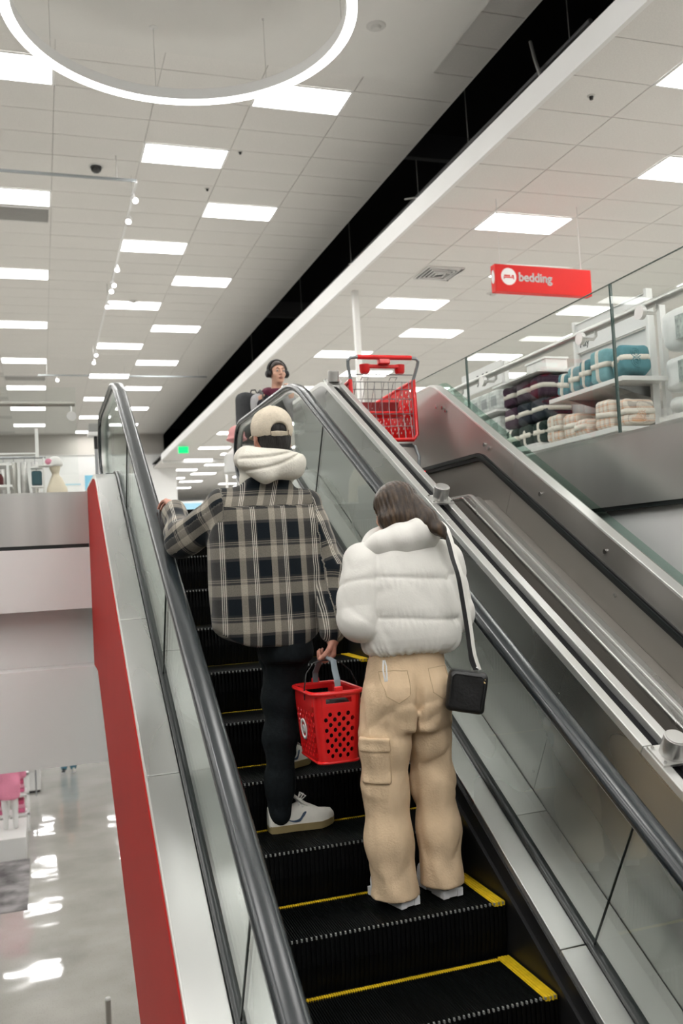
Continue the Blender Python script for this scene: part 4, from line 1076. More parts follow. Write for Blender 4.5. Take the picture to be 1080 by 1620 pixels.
def collar(P):
    pts = []; n_ = 14
    for i in range(n_ + 1):
        a = 2 * pi * i / n_
        pts.append((1.395 + .108 * cos(a), 3.458 + .095 * sin(a), .058 + .020 * sin(a) + .030 * cos(a)))
    d = chain(P, pts, [.050] * (n_ + 1), .03)
    d = smin(d, chain(P, [(1.215, 3.415, .018), (1.28, 3.372, .045), (1.36, 3.350, .068), (1.44, 3.345, .088), (1.50, 3.375, .100)], [.030, .044, .050, .050, .044], .03), .03)
    d = smin(d, ell(P, (1.395, 3.45, .02), (.14, .10, .05)), .02)
    return d + folds(P, .003, 40, 12, (1, 1, 1), 45)
jk = skin('puffer_jacket', [(jacket, (1.06, 3.24, -.43), (1.70, 3.72, .12), .006)], M['puffer'], girl)
skin('padded_collar', [(collar, (1.14, 3.26, -.06), (1.58, 3.62, .19), .006)], M['puffer'], jk)
obj('hem_cord', MB().tube([(1.232, 3.295, -.405), (1.226, 3.288, -.44), (1.232, 3.286, -.485), (1.240, 3.288, -.485), (1.242, 3.292, -.43), (1.238, 3.297, -.405)], .0035, 6), M['sign_white'], jk)
def cargo(P):
    z = P[..., 2]
    d = trunk(P, [(-.70, 1.372, 3.425, .182, .125), (-.60, 1.372, 3.42, .184, .135), (-.52, 1.37, 3.42, .178, .130), (-.42, 1.378, 3.425, .160, .110), (-.37, 1.382, 3.425, .155, .105)], 2.2)
    for x in (1.295, 1.452): d = smin(d, ell(P, (x, 3.335, -.555), (.078, .052, .085)), .035)
    d = smax(d, -ell(P, (1.374, 3.262, -.60), (.014, .045, .16)), .025)
    l1_ = chain(P, [(1.288, 3.42, -.58), (1.272, 3.42, -.75), (1.258, 3.43, -.92), (1.262, 3.42, -1.12), (1.275, 3.402, -1.42)], [.106, .095, .088, .089, .100], .05)
    l2_ = chain(P, [(1.458, 3.42, -.58), (1.462, 3.43, -.75), (1.468, 3.44, -.92), (1.474, 3.42, -1.12), (1.470, 3.402, -1.42)], [.100, .089, .083, .085, .096], .05)
    lg = np.minimum(l1_, l2_)
    # long diagonal drapes below the knee, short cross folds under the seat
    w = np.sin(P[..., 0] * 60 + z * 26 + 2.5 * np.sin(z * 9)) * np.clip((-.62 - z) / .3, 0, 1) * .0045
    w = w + np.sin(z * 75 + (P[..., 0] - 1.37) * 30) * np.exp(-((z + .70) / .05) ** 2) * .0028
    d = smin(d, lg, .025)
    d = d + w * .6 + folds(P, .0025, 24, 16, (1, 1, .6), 51) + folds(P, .0012, 60, 12, (1, 1, .7), 52) + crease(P, .0055, 17, 8, 53, .25)
    gap = np.abs(P[..., 0] - 1.366 - .004 * np.sin(z * 9)) 
    d = smax(d, .008 * np.clip((-.60 - z) / .12, 0, 1) - gap - .05 * np.clip((z + .64) / .05, 0, 1), .006)
    hem = -1.334 + .016 * (P[..., 0] > 1.37)
    return smax(d, hem - z, .005)
cg = skin('cargo_trousers', [(cargo, (1.12, 3.22, -1.37), (1.62, 3.60, -.36), .0065)], M['cargo'], girl)
def leg_pocket(P):
    R_ = rotz(-28)
    b1_ = rbox(P, (1.205, 3.37, -.80), (.060, .058, .085), .008, R_); f1_ = rbox(P, (1.205, 3.37, -.733), (.064, .062, .026), .006, R_)
    return np.minimum(smax(cargo(P) - .010, b1_, .006), smax(cargo(P) - .0145, f1_, .004))
skin('thigh_pocket', [(leg_pocket, (1.10, 3.26, -.91), (1.30, 3.47, -.68), .0045)], M['cargo'], cg)
M['cargo_seam'] = mat('cargo_seam', (.50, .365, .225), .9)
def onback(x, z, o=.0):      # back surface of the seat
    P = np.stack([np.full(300, x), np.linspace(3.20, 3.42, 300), np.full(300, z)], -1).astype(np.float32); F = cargo(P)
    k = int(np.argmax(F < 0)); return (x, float(P[k, 1]) - .0005 - o, z)
for x0, x1 in ((1.235, 1.335), (1.425, 1.515)):
    path = [(x0, -.455), (x0, -.50), (x0 + .004, -.545), ((x0 + x1) / 2, -.575), (x1 - .004, -.545), (x1, -.50), (x1, -.455), ((x0 + x1) / 2, -.452)]
    fine = []
    for (xa, za), (xb, zb) in zip(path, path[1:] + path[:1]):
        for i in range(5): fine.append(onback(xa + (xb - xa) * i / 5, za + (zb - za) * i / 5))
    obj('seat_pocket_seam', MB().tube(fine, .0016, 5, closed=True), M['cargo_seam'], cg)
shoe(girl, (1.303, 3.336), (1.238, 3.560), gz, .044, .040, 'white_rubber', 'white_rubber', False, True, 'chunky white trainer under the trouser hem')
shoe(girl, (1.490, 3.350), (1.455, 3.580), gz, .044, .040, 'white_rubber', 'white_rubber', False, True)
# phone in her hands
ph = thing('phone', 'black phone held in front of the cream puffer jacket', 'phone', (1.39, 3.74, -.19))
obj('case', MB().obox((1.39, 3.745, -.19), (.072, .009, .15), rot('X', -40)), M['black'], ph, bevel=.006)
obj('screen', MB().obox((1.39, 3.740, -.186), (.064, .002, .138), rot('X', -40)), mat('phone_screen', (.02, .025, .03), .1), ph)
# shoulder bag
bag = thing('shoulder_bag', 'small black leather shoulder bag hanging at the hip of the cream jacket', 'bag', (1.550, 3.243, -.635))
RB = rot('Z', -24) @ rot('Y', 10)
skin('bag_body', [(lambda P: rbox(P, (1.550, 3.243, -.548), (.076, .040, .080), .022, RB) + .002 * np.sin(P[..., 0] * 60) * np.sin(P[..., 2] * 40), (1.43, 3.14, -.67), (1.67, 3.34, -.43), .005)], M['leather_black'], bag)
cB = Vector((1.550, 3.243, -.548))
def bw(x, y, z): return cB + RB @ Vector((x, y, z))
obj('bag_piping', MB().tube([bw(-.062, -.043, -.055), bw(-.062, -.043, .055), bw(-.05, -.043, .068), bw(.05, -.043, .068), bw(.064, -.043, .055), bw(.064, -.043, -.055)], .0035, 6), M['leather_black'], bag)
obj('zip', MB().tube([bw(-.055, 0, .076), bw(.055, 0, .076)], .003, 6), mat('dull_gold', (.45, .33, .16), .35, 1), bag)
obj('zip_pull', MB().tube([bw(.055, -.01, .076), bw(.062, -.03, .068), bw(.063, -.045, .045)], .004, 6), mat('gold_pull', (.55, .40, .18), .3, 1), bag)
obj('strap_ring', MB().tube([bw(.026 + .012 * cos(a), 0, .085 + .012 * sin(a)) for a in (i * pi / 6 for i in range(12))], .0025, 6, closed=True), M['chrome'], bag)
sp_ = [bw(.026, -.002, .088), (1.570, 3.228, -.40), (1.562, 3.230, -.30), (1.553, 3.234, -.20), (1.541, 3.236, -.10), (1.530, 3.254, -.03), (1.530, 3.286, .040), (1.536, 3.35, .102), (1.54, 3.45, .122), (1.535, 3.545, .03), (1.545, 3.63, -.1)]
def strap(mb, pts, dx, w):
    P = [Vector(p) + Vector((dx, 0, 0)) for p in pts]; vs, fs = [], []
    # resample smoothly
    Q = []
    for i in range(len(P) - 1):
        p0, p1, p2, p3 = P[max(i - 1, 0)], P[i], P[i + 1], P[min(i + 2, len(P) - 1)]
        for k in range(6):
            t = k / 6; Q.append(.5 * ((2 * p1) + (p2 - p0) * t + (2 * p0 - 5 * p1 + 4 * p2 - p3) * t * t + (3 * p1 - p0 - 3 * p2 + p3) * t ** 3))
    Q.append(P[-1])
    for i, p in enumerate(Q):
        for x, y in ((-w, -.0015), (w, -.0015), (w, .0015), (-w, .0015)): vs.append(p + Vector((x, y, y)))
    for i in range(len(Q) - 1):
        for j in range(4): fs.append((4 * i + j, 4 * i + (j + 1) % 4, 4 * i + 4 + (j + 1) % 4, 4 * i + 4 + j))
    return mb.add(vs, fs)
q = obj('strap', strap(MB(), sp_, 0, .009), M['leather_black'], bag)
obj('strap_edge', strap(MB(), sp_, .0165, .0075), M['puffer'], q, label='cream edge of the strap')
obj('strap_end', strap(MB(), [sp_[0], (1.574, 3.227, -.435), (1.570, 3.228, -.405)], .006, .016), M['leather_black'], q)
# ------------------------------------------------------------------ red shopping basket in the man's hand
bk_ = thing('shopping_basket', 'red perforated plastic shopping basket held by the person in plaid', 'basket', (1.115, 3.65, -.823))
bx, by, zb, zr = 1.108, 3.655, -.823, -.542
def ring_path(hx, hy, z, r=.045, n=5, tilt=0):
    out = []
    for cx_, cy_, a0 in ((1, 1, 0), (-1, 1, 90), (-1, -1, 180), (1, -1, 270)):
        for i in range(n + 1):
            a = radians(a0 + 90 * i / n); out.append((bx + cx_ * (hx - r) + r * cos(a), by + cy_ * (hy - r) + r * sin(a), z))
    return out
WT, LT, WB, LB = .102, .158, .084, .138
zs_ = zr - .052                         # below this the sides are perforated
def side(f):                            # half sizes at height fraction f
    return WB + (WT - WB) * f, LB + (LT - LB) * f
fs_ = (zs_ - zb) / (zr - zb); ws, ls = side(fs_)
walls = MB(); rc = .030
h2 = lambda i, j: (i + j) % 2 == 0 and 0 < j < 10
RH_ = .46
for sgn in (-1, 1):
    q = [(bx - sgn * -(WB - rc), by + sgn * LB, zb), (bx + sgn * -(WB - rc), by + sgn * LB, zb), (bx + sgn * -(ws - rc), by + sgn * ls, zs_), (bx - sgn * -(ws - rc), by + sgn * ls, zs_)]
    perf(walls, q, 7, 11, h2, RH_, .004)
    q = [(bx + sgn * WB, by - sgn * (LB - rc), zb), (bx + sgn * WB, by + sgn * (LB - rc), zb), (bx + sgn * ws, by + sgn * (ls - rc), zs_), (bx + sgn * ws, by - sgn * (ls - rc), zs_)]
    perf(walls, q, 12, 11, h2, RH_, .004)
# rounded corners and the band under the rim, with a slot in each end
def corner_ring(hx, hy, z, cx_, cy_, n=5):
    a0 = {(1, 1): 0, (-1, 1): 90, (-1, -1): 180, (1, -1): 270}[(cx_, cy_)]
    return [(bx + cx_ * (hx - rc) + rc * cos(radians(a0 + 90 * i / n)), by + cy_ * (hy - rc) + rc * sin(radians(a0 + 90 * i / n)), z) for i in range(n + 1)]
for cx_, cy_ in ((1, 1), (-1, 1), (-1, -1), (1, -1)):
    r0, r1 = corner_ring(WB, LB, zb, cx_, cy_), corner_ring(ws, ls, zs_, cx_, cy_)
    r2 = corner_ring(WT, LT, zr, cx_, cy_)
    for a, c in ((r0, r1), (r1, r2)):
        walls.add(a + c, [(i, i + 1, i + 7, i + 6) for i in range(5)])
for sgn in (-1, 1):
    for x0, x1 in ((-1, -.80), (.80, 1)):
        y0, y1 = by + sgn * ls, by + sgn * LT
        walls.obox((bx + (x0 + x1) / 2 * (ws - rc), (y0 + y1) / 2, (zs_ + zr) / 2), (abs(x1 - x0) * (ws - rc) + .002, .006, zr - zs_))
    walls.obox((bx, by + sgn * (ls + .0022), zs_ + .006), (2 * (ws - rc), .006, .012)); walls.obox((bx, by + sgn * (LT - .002), zr - .010), (2 * (WT - rc), .006, .020))
    walls.obox((bx + sgn * (ws + WT) / 2, by, (zs_ + zr) / 2), (.006, 2 * (ls - rc), zr - zs_))
walls.box(bx - WB + .004, bx + WB - .004, by - LB + .004, by + LB - .004, zb, zb + .004)
obj('basket_body', walls, M['red_plastic'], bk_, angle=40)
obj('rim', MB().tube(ring_path(WT + .006, LT + .006, zr), .0095, 8, closed=True), M['red_plastic'], bk_)
obj('base_band', MB().tube(ring_path(WB + .001, LB + .001, zb + .004, .030), .006, 8, closed=True), M['red_plastic'], bk_)
# round mark of a ring and a dot on the long side
mk = MB()
mc = Vector((bx - (ws + WB) / 2 - .007, by + .03, (zb + zs_) / 2 + .005)); tl = math.atan2(ws - WB, zs_ - zb)
for r0, r1 in ((.031, .044), (.0001, .018)):
    v = []
    for i in range(32):
        a = 2 * pi * i / 32
        for r_ in (r0, r1): v.append(mc + Vector((-sin(tl) * r_ * sin(a), r_ * cos(a), cos(tl) * r_ * sin(a))))
    mk.add(v, [(2 * i, 2 * i + 1, (2 * i + 3) % 64, (2 * i + 2) % 64) for i in range(32)])
o = obj('round_mark', mk, M['sign_white'], bk_, label='white ring and dot mark')
so = o.modifiers.new('depth', 'SOLIDIFY'); so.thickness = .003; so.offset = 0
# broad grey strap handle with red ends, thin dark bail
hd_p = [(bx, by - LT - .004, zr - .005), (bx, by - LT + .005, zr + .05), (bx + .004, by - LT + .045, zr + .088), (bx + .008, by - .09, zr + .120), (bx + .009, by, zr + .128), (bx + .008, by + .09, zr + .120), (bx + .004, by + LT - .045, zr + .088), (bx, by + LT - .005, zr + .05), (bx, by + LT + .004, zr - .005)]
hm = MB()
vs = []
for i, p in enumerate(hd_p):
    t = (Vector(hd_p[min(i + 1, 8)]) - Vector(hd_p[max(i - 1, 0)])).normalized(); nn = t.cross(Vector((1, 0, 0))).normalized()
    for sx, sn in ((-1, -1), (1, -1), (1, 1), (-1, 1)): vs.append(Vector(p) + Vector((sx * .0125, 0, 0)) + nn * sn * .004)
hm.add(vs, [(4 * i + j, 4 * i + (j + 1) % 4, 4 * i + 4 + (j + 1) % 4, 4 * i + 4 + j) for i in range(8) for j in range(4)])
obj('handle', hm, M['grey_plastic'], bk_, angle=60, bevel=.002)
for sgn in (-1, 1):
    obj('handle_socket', MB().obox((bx, by + sgn * (LT + .004), zr + .006), (.034, .012, .040)), M['red_plastic'], bk_, bevel=.003)
bp_ = [(bx - WT - .012, by - .06, zr - .03), (bx - WT - .010, by - .06, zr + .02), (bx - WT + .004, by - .05, zr + .075), (bx - .06, by - .03, zr + .112), (bx - .01, by - .02, zr + .118), (bx + .05, by - .03, zr + .112), (bx + WT - .01, by - .05, zr + .07), (bx + WT + .010, by - .06, zr + .02), (bx + WT + .012, by - .06, zr - .03)]
obj('bail', MB().tube(bp_, .0028, 6), M['black'], bk_)

# ------------------------------------------------------------------ red shopping cart at the head of the conveyor
ct = thing('shopping_cart', 'red shopping cart at the head of the cart conveyor', 'shopping cart', (2.40, 6.45, .40))
x0c, x1c, yr, yf = 2.150, 2.640, 6.10, 6.98          # rear opening, rear and front
def hole_c(nu, nv): return lambda i, j: 0 < i < nu - 1 and 0 < j < nv - 1 and (i + j) % 2 == 0
for nm, sgn in (('side_panel', -1), ('side_panel', 1)):
    xr = x1c if sgn > 0 else x0c; xf = xr - sgn * .055
    p = MB(); perf(p, [(xf, yf, .96), (xr, yr, .83), (xr, yr, 1.255), (xf, yf, 1.20)], 24, 12, hole_c(24, 12), .36, .006 * sgn)
    obj(nm, p, M['red_plastic'], ct)
p = MB(); perf(p, [(x0c + .055, yf, .96), (x1c - .055, yf, .96), (x1c - .055, yf, 1.20), (x0c + .055, yf, 1.20)], 14, 8, hole_c(14, 8), .36, .006); obj('front_panel', p, M['red_plastic'], ct)
p = MB(); perf(p, [(x0c, yr, .83), (x1c, yr, .83), (x1c - .055, yf, .96), (x0c + .055, yf, .96)], 14, 22, hole_c(14, 22), .36, .006); obj('bottom_panel', p, M['red_plastic'], ct)
obj('basket_rim', MB().tube([(x0c, yr, 1.26), (x0c + .055, yf, 1.205), (x1c - .055, yf, 1.205), (x1c, yr, 1.26)], .016, 8), M['red_plastic'], ct)
obj('rear_frame', MB().tube([(x0c, yr, 1.27), (x0c, yr - .012, .86), (x0c + .03, yr - .012, .825), (x1c - .03, yr - .012, .825), (x1c, yr - .012, .86), (x1c, yr, 1.27)], .015, 8), M['red_plastic'], ct)
for sgn in (-1, 1):
    xe = x1c if sgn > 0 else x0c
    obj('handle_post', MB().tube([(xe - sgn * .004, yr + .01, .84), (xe - sgn * .004, yr, 1.26), (xe + sgn * .022, yr - .03, 1.36), (xe + sgn * .026, yr - .045, 1.395), (xe + sgn * .008, yr - .05, 1.415), (xe - sgn * .05, yr - .05, 1.420)], .0125, 8), M['grey_frame'], ct)
gp = obj('push_handle', MB().tube([(x0c + .045, yr - .05, 1.420), (x1c - .03, yr - .05, 1.420)], .017, 10), M['red_plastic'], ct)
obj('handle_bracket', MB().obox((2.400, yr - .035, 1.395), (.085, .05, .045)), M['red_plastic'], gp, bevel=.006)
obj('lower_bar', MB().obox((2.400, yr - .005, 1.363), (.31, .03, .026)), M['red_plastic'], gp, bevel=.006)
for x in (2.270, 2.540):
    obj('cup_pod', MB().lathe([(.0001, -.030), (.028, -.030), (.036, -.018), (.040, .034), (.034, .036), (.030, .0), (.0001, -.004)], (x, yr + .012, 1.345), 14), M['red_plastic'], gp)
wr = MB()
for i in range(9):
    x = x0c + .03 + (x1c - x0c - .06) * i / 8
    wr.tube([(x, yr + .02, 1.26), (x, yr + .03, 1.05), (x, yr, .84)], .0026, 5)
for i in range(6):
    x = x0c + .05 + .36 * i / 5
    wr.tube([(x, yr + .02, 1.25), (x + .004, yr + .20, 1.02)], .0026, 5)
for z in (1.255, 1.20, 1.13, 1.02, .93): wr.tube([(x0c + .01, yr + .02, z), (x1c - .01, yr + .02, z)], .0030, 5)
wr.tube([(x0c + .02, yr + .20, 1.02), (x1c - .02, yr + .20, 1.02)], .003, 5)
for k in range(2):
    xx = x0c + .09 + k * .22
    wr.tube([(xx, yr + .03, 1.27), (xx, yr - .005, 1.285), (xx + .05, yr - .005, 1.285), (xx + .05, yr + .03, 1.27)], .0035, 5)
obj('rear_wire_gate', wr, M['zinc'], ct)
wt_ = MB().tube([(x0c + .005, yr + .0, 1.305), (x1c - .005, yr + .0, 1.305)], .004, 6)
obj('top_wire', wt_, M['grey_frame'], ct)
obj('child_seat', MB().obox((2.395, yr + .13, 1.035), (.42, .20, .016)), M['red_plastic'], ct, bevel=.004)
obj('seat_flap', MB().obox((2.395, yr + .235, 1.09), (.42, .012, .11)), mat('dark_red_plastic', (.20, .012, .014), .4), ct, bevel=.004)
lp = MB()
for sgn in (-1, 1):
    xe = 2.395 + sgn * .215
    lp.tube([(xe, 6.22, .80), (xe + sgn * .02, 6.12, .78), (xe + sgn * .03, 6.08, .70), (xe + sgn * .03, 6.10, .53), (xe + sgn * .015, 6.30, .52), (xe - sgn * .03, 6.92, .53), (xe - sgn * .03, 6.95, .80)], .0125, 8)
lp.tube([(2.18, 6.12, .79), (2.61, 6.12, .79)], .0125, 8); lp.tube([(2.20, 6.5, .525), (2.59, 6.5, .525)], .011, 8)
obj('under_frame', lp, M['grey_frame'], ct)
for x, y in ((2.175, 6.12), (2.615, 6.12), (2.215, 6.90), (2.575, 6.90)):
    w = obj('caster_wheel', MB().cyl((x - .012, y, .462), (x + .012, y, .462), .060, 18), M['black'], ct)
    obj('caster_fork', MB().obox((x - .018, y, .49), (.004, .04, .07)).obox((x + .018, y, .49), (.004, .04, .07)).obox((x, y, .526), (.042, .045, .006)), M['zinc'], w)
tag(obj('store_parcel', MB().obox((2.41, 6.72, 1.06), (.26, .20, .15)), M['sign_white'], None, bevel=.004), 'white cardboard parcel lying in the red shopping cart', 'box')

# ------------------------------------------------------------------ person with headphones on the upper landing
wm = thing('person', 'person with black headphones, maroon hood and black backpack behind the escalator top', 'person', (2.36, 9.05, ZF))
wh = Head((2.385, 9.02, 1.930), rotz(-174), 1.06)
def wm_body(P):
    d = wh.field(P)
    d = smin(d, cap(P, (2.36, 9.05, 1.68), (2.382, 9.03, 1.86), .058, .052), .03)
    d = smin(d, trunk(P, [(1.2, 2.33, 9.07, .13, .09), (1.7, 2.33, 9.07, .15, .08), (1.74, 2.34, 9.06, .07, .06)]), .03)
    d = smin(d, chain(P, [(2.20, 9.14, 1.68), (2.16, 9.12, 1.42), (2.22, 8.94, 1.24)], [.045, .04, .026]), .03)
    d = smin(d, chain(P, [(2.48, 9.0, 1.68), (2.55, 8.93, 1.46), (2.46, 8.80, 1.63)], [.045, .038, .024]), .03)
    d = smin(d, chain(P, [(2.26, 9.1, 1.25), (2.25, 9.1, .85), (2.25, 9.12, .47)], [.08, .055, .04]), .03)
    d = smin(d, chain(P, [(2.42, 9.05, 1.25), (2.44, 9.02, .85), (2.45, 9.04, .47)], [.08, .055, .04]), .03)
    return d
g1, c0, c1 = hand_field((2.46, 8.80, 1.635), (-.05, -.15, .95), (.3, -.9, 0), (-1, 0, 0), [30, 34, 36, 38])
g2, e0, e1 = hand_field((2.22, 8.94, 1.24), (.1, -.4, -.9), (-.9, 0, .1), (0, -1, 0), 25)
skin('body', [(wm_body, (2.06, 8.68, .42), (2.66, 9.26, 2.09), .016), (wh.field, (2.26, 8.88, 1.77), (2.51, 9.16, 2.09), .006), (g1, c0, c1, .006), (g2, e0, e1, .006)], M['skin'], wm)
face_parts(wh, wm, (.04, .025, .015), (.03, .02, .014), (.50, .20, .17))
def wm_hair(P):
    q = wh.loc(P); d = ell(q, (0, -.016, .030), (.082, .106, .096)); d = smax(d, q[..., 1] - (.035 + 1.1 * np.maximum(q[..., 2] - .035, 0)), .008); d = smax(d, -(q[..., 2] + .055), .01)
    d = smin(d, ell(q, (0, -.118, .02), (.03, .03, .035)), .01)
    for sx in (-1, 1): d = smax(d, -ell(q, (sx * .080, .004, -.010), (.02, .024, .036)), .006)
    return d
skin('hair', [(wm_hair, (2.26, 8.88, 1.77), (2.52, 9.18, 2.09), .006)], mat('dark_brown_hair', (.03, .02, .015), .45, 0, .4, var=.4, vscale=(90, 90, 8)), wm)
hpn = thing('headphones', 'black over-ear headphones on the person on the landing', 'headphones', wh.w((0, 0, .12)))
obj('headband', MB().tube([wh.w((.098 * cos(a), -.004, .018 + .110 * sin(a))) for a in (radians(8 + 164 * i / 16) for i in range(17))], .014, 8, flat=(1, 1)), M['black'], hpn)
for sx in (-1, 1):
    RR = Matrix(wh.R.tolist()) @ Matrix.Rotation(sx * pi / 2, 3, 'Y')
    q = obj('ear_cup', MB().lathe([(.0001, .026), (.026, .025), (.038, .016), (.042, .004), (.040, -.010), (.0001, -.010)], wh.w((sx * .094, -.004, -.006)), 18, RR), M['black'], hpn)
    obj('ear_cushion', MB().lathe([(.022, -.010), (.040, -.010), (.042, -.018), (.034, -.024), (.022, -.020)], wh.w((sx * .094, -.004, -.006)), 18, RR), M['leather_black'], q)
M['maroon'] = cloth('maroon_fleece', (.11, .022, .045)); M['grey_knit'] = cloth('grey_marl', (.42, .42, .43), .12, 90); M['charcoal'] = cloth('charcoal_cloth', (.055, .058, .062), .1)
def wm_top(P): return trunk(P, [(1.16, 2.335, 9.06, .165, .115), (1.4, 2.335, 9.07, .165, .115), (1.62, 2.34, 9.07, .185, .110), (1.70, 2.345, 9.07, .15, .09), (1.76, 2.355, 9.06, .08, .07)]) + folds(P, .005, 24, 10, (1, 1, 1), 71)
skin('vest', [(wm_top, (2.12, 8.90, 1.13), (2.56, 9.24, 1.80), .012)], cloth('black_vest', (.02, .018, .024)), wm)
def wm_sl(P): return np.minimum(chain(P, [(2.20, 9.14, 1.665), (2.16, 9.12, 1.42), (2.21, 8.97, 1.27)], [.078, .062, .046], .03), chain(P, [(2.48, 9.0, 1.665), (2.55, 8.93, 1.46), (2.465, 8.81, 1.60)], [.076, .060, .042], .03)) + folds(P, .004, 36, 10, (1, 1, 1), 72)
skin('sleeves', [(wm_sl, (2.06, 8.70, 1.18), (2.68, 9.26, 1.77), .011)], M['grey_knit'], wm)
def wm_cuff(P): return chain(P, [(2.158, 9.12, 1.46), (2.155, 9.115, 1.40), (2.20, 8.99, 1.29)], [.066, .066, .052], .02)
skin('sleeve_band', [(wm_cuff, (2.06, 8.9, 1.2), (2.26, 9.22, 1.56), .012)], M['charcoal'], wm)
def wm_hd(P):
    pts = [(2.355 + .092 * cos(a), 9.06 + .085 * sin(a), 1.735 + .018 * sin(a)) for a in (2 * pi * i / 12 for i in range(13))]
    return smin(chain(P, pts, [.040] * 13, .02), ell(P, (2.32, 9.14, 1.73), (.11, .06, .06)), .03) + folds(P, .004, 40, 8, (1, 1, 1), 73)
skin('hood', [(wm_hd, (2.16, 8.88, 1.62), (2.54, 9.26, 1.85), .009)], M['maroon'], wm)
def wm_leg(P): return smin(trunk(P, [(1.02, 2.335, 9.07, .155, .11), (1.24, 2.335, 9.07, .15, .105)]), np.minimum(chain(P, [(2.26, 9.1, 1.1), (2.25, 9.1, .85), (2.25, 9.12, .47)], [.095, .075, .06], .03), chain(P, [(2.42, 9.05, 1.1), (2.44, 9.02, .85), (2.45, 9.04, .47)], [.095, .075, .06], .03)), .03)
skin('trousers', [(wm_leg, (2.12, 8.88, .42), (2.58, 9.26, 1.27), .014)], M['charcoal'], wm)
shoe(wm, (2.24, 9.17), (2.27, 8.90), ZF, .046, .028, 'shoe_white', 'white_rubber', False); shoe(wm, (2.45, 9.10), (2.50, 8.84), ZF, .046, .028, 'shoe_white', 'white_rubber', False)
bpk = thing('backpack', 'black backpack worn by the person with headphones', 'backpack', (2.20, 9.28, 1.20))
skin('pack_body', [(lambda P: rbox(P, (2.155, 9.315, 1.50), (.155, .105, .27), .07, rotz(22)) + folds(P, .004, 22, 8, (1, 1, 1), 75), (1.93, 9.15, 1.19), (2.38, 9.49, 1.81), .012)], M['charcoal'], bpk)
skin('front_pocket', [(lambda P: rbox(P, (2.118, 9.41, 1.42), (.115, .045, .13), .03, rotz(22)), (1.93, 9.32, 1.26), (2.30, 9.50, 1.60), .012)], M['leather_black'], bpk)
obj('grab_loop', MB().tube([(2.15, 9.27, 1.77), (2.16, 9.27, 1.80), (2.20, 9.255, 1.80), (2.21, 9.25, 1.77)], .008, 6), M['black'], bpk)
obj('shoulder_strap', MB().tube([(2.20, 9.21, 1.74), (2.215, 9.12, 1.765), (2.22, 9.03, 1.72), (2.21, 8.97, 1.60), (2.17, 8.99, 1.35)], .019, 8, flat=(.4, 1)), M['black'], bpk)

# ------------------------------------------------------------------ hanging department sign
sg = thing('hanging_sign', 'red hanging sign with white round bed symbol and the word bedding', 'sign', (6.2, 10.0, 3.38))
ang = radians(2.0); RS = Matrix.Rotation(ang, 3, 'Z')
sc0 = Vector((6.20, 10.02, 3.372))
obj('sign_board', MB().obox(sc0, (1.42, .11, .345), RS), M['sign_red'], sg, bevel=.004)
def on_sign(x, z, y=-.0565): return sc0 + RS @ Vector((x, y, z))
dsk = MB().lathe([(.0001, .002), (.108, .002), (.108, -.002)], (0, 0, 0), 36, Matrix.Rotation(pi / 2, 3, 'X')); d2 = MB(); d2.add([on_sign(p.x - .52 if hasattr(p, 'x') else p[0] - .52, p[2] + .02, -.0565 + p[1]) for p in dsk.v], dsk.f)
o = obj('symbol_disc', d2, M['sign_white'], sg)
bd = MB()
for x, z, w, h in ((-.545, .030, .085, .018), (-.463, .030, .034, .018), (-.52, .008, .150, .014), (-.588, .0, .010, .03), (-.452, .0, .010, .03), (-.452, .034, .012, .012)):
    bd.obox(on_sign(x, z, -.0600), (w, .003, h), RS)
obj('bed_symbol', bd, M['sign_red'], sg)
ed = MB().lathe([(.0001, .002), (.085, .002), (.085, -.002)], (0, 0, 0), 28, Matrix.Rotation(pi / 2, 3, 'Y')); e2 = MB(); e2.add([sc0 + RS @ (Vector(p) * 1.0 + Vector((-.7125, 0, .02))) if True else p for p in [Vector((q[0], q[1] * .45, q[2])) for q in ed.v]], ed.f)
obj('end_disc', e2, M['sign_white'], sg)
tx = text_mesh('bedding', .156, .002, 0); tx.materials.append(M['sign_white'])
letters = bpy.data.meshes.new('lettering'); vv, ff = [], []
for dx, dz in ((0, 0), (.003, 0), (.006, 0), (.009, 0), (.0045, .0045), (.0045, -.0045)):
    k = len(vv); vv += [(q.co.x + dx, q.co.y + dz, q.co.z) for q in tx.vertices]; ff += [tuple(i + k for i in p.vertices) for p in tx.polygons]
letters.from_pydata(vv, [], ff); letters.materials.append(M['sign_white'])
o = link('lettering', letters, sg); p_ = on_sign(-.385, -.028, -.0585)
o.matrix_local = Matrix.Translation(p_ - Vector(ORG[sg.name])) @ RS.to_4x4() @ Matrix.Rotation(pi / 2, 4, 'X')
for x in (-.6, .6):
    a = on_sign(x, .17, 0); obj('hanging_rod', MB().cyl(a, (a.x, a.y, ZR - .001), .004, 6), M['fixture'], sg)

# ------------------------------------------------------------------ ring lamp under the smooth panel
rl = thing('ring_pendant', 'large glowing ring pendant lamp hung on thin wires', 'lamp', (1.404, 8.018, 5.0))
rc_, rr_ = Vector((1.404, 8.018, 5.0)), 1.56
def ring_mesh(prof, n=96):
    v = []; k = len(prof)
    for i in range(n):
        a = 2 * pi * i / n
        for r_, z in prof: v.append((rc_.x + r_ * cos(a), rc_.y + r_ * sin(a), rc_.z + z))
    return MB().add(v, [(i * k + j, ((i + 1) % n) * k + j, ((i + 1) % n) * k + (j + 1) % k, i * k + (j + 1) % k) for i in range(n) for j in range(k)])
obj('ring_frame', ring_mesh([(rr_ - .062, .0), (rr_ - .062, .115), (rr_ + .030, .115), (rr_ + .030, .0)]), M['fixture'], rl)
obj('ring_diffuser', ring_mesh([(rr_ - .058, -.016), (rr_ - .058, .002), (rr_ + .034, .03), (rr_ + .034, -.016)]), M['lamp_ring'], rl)
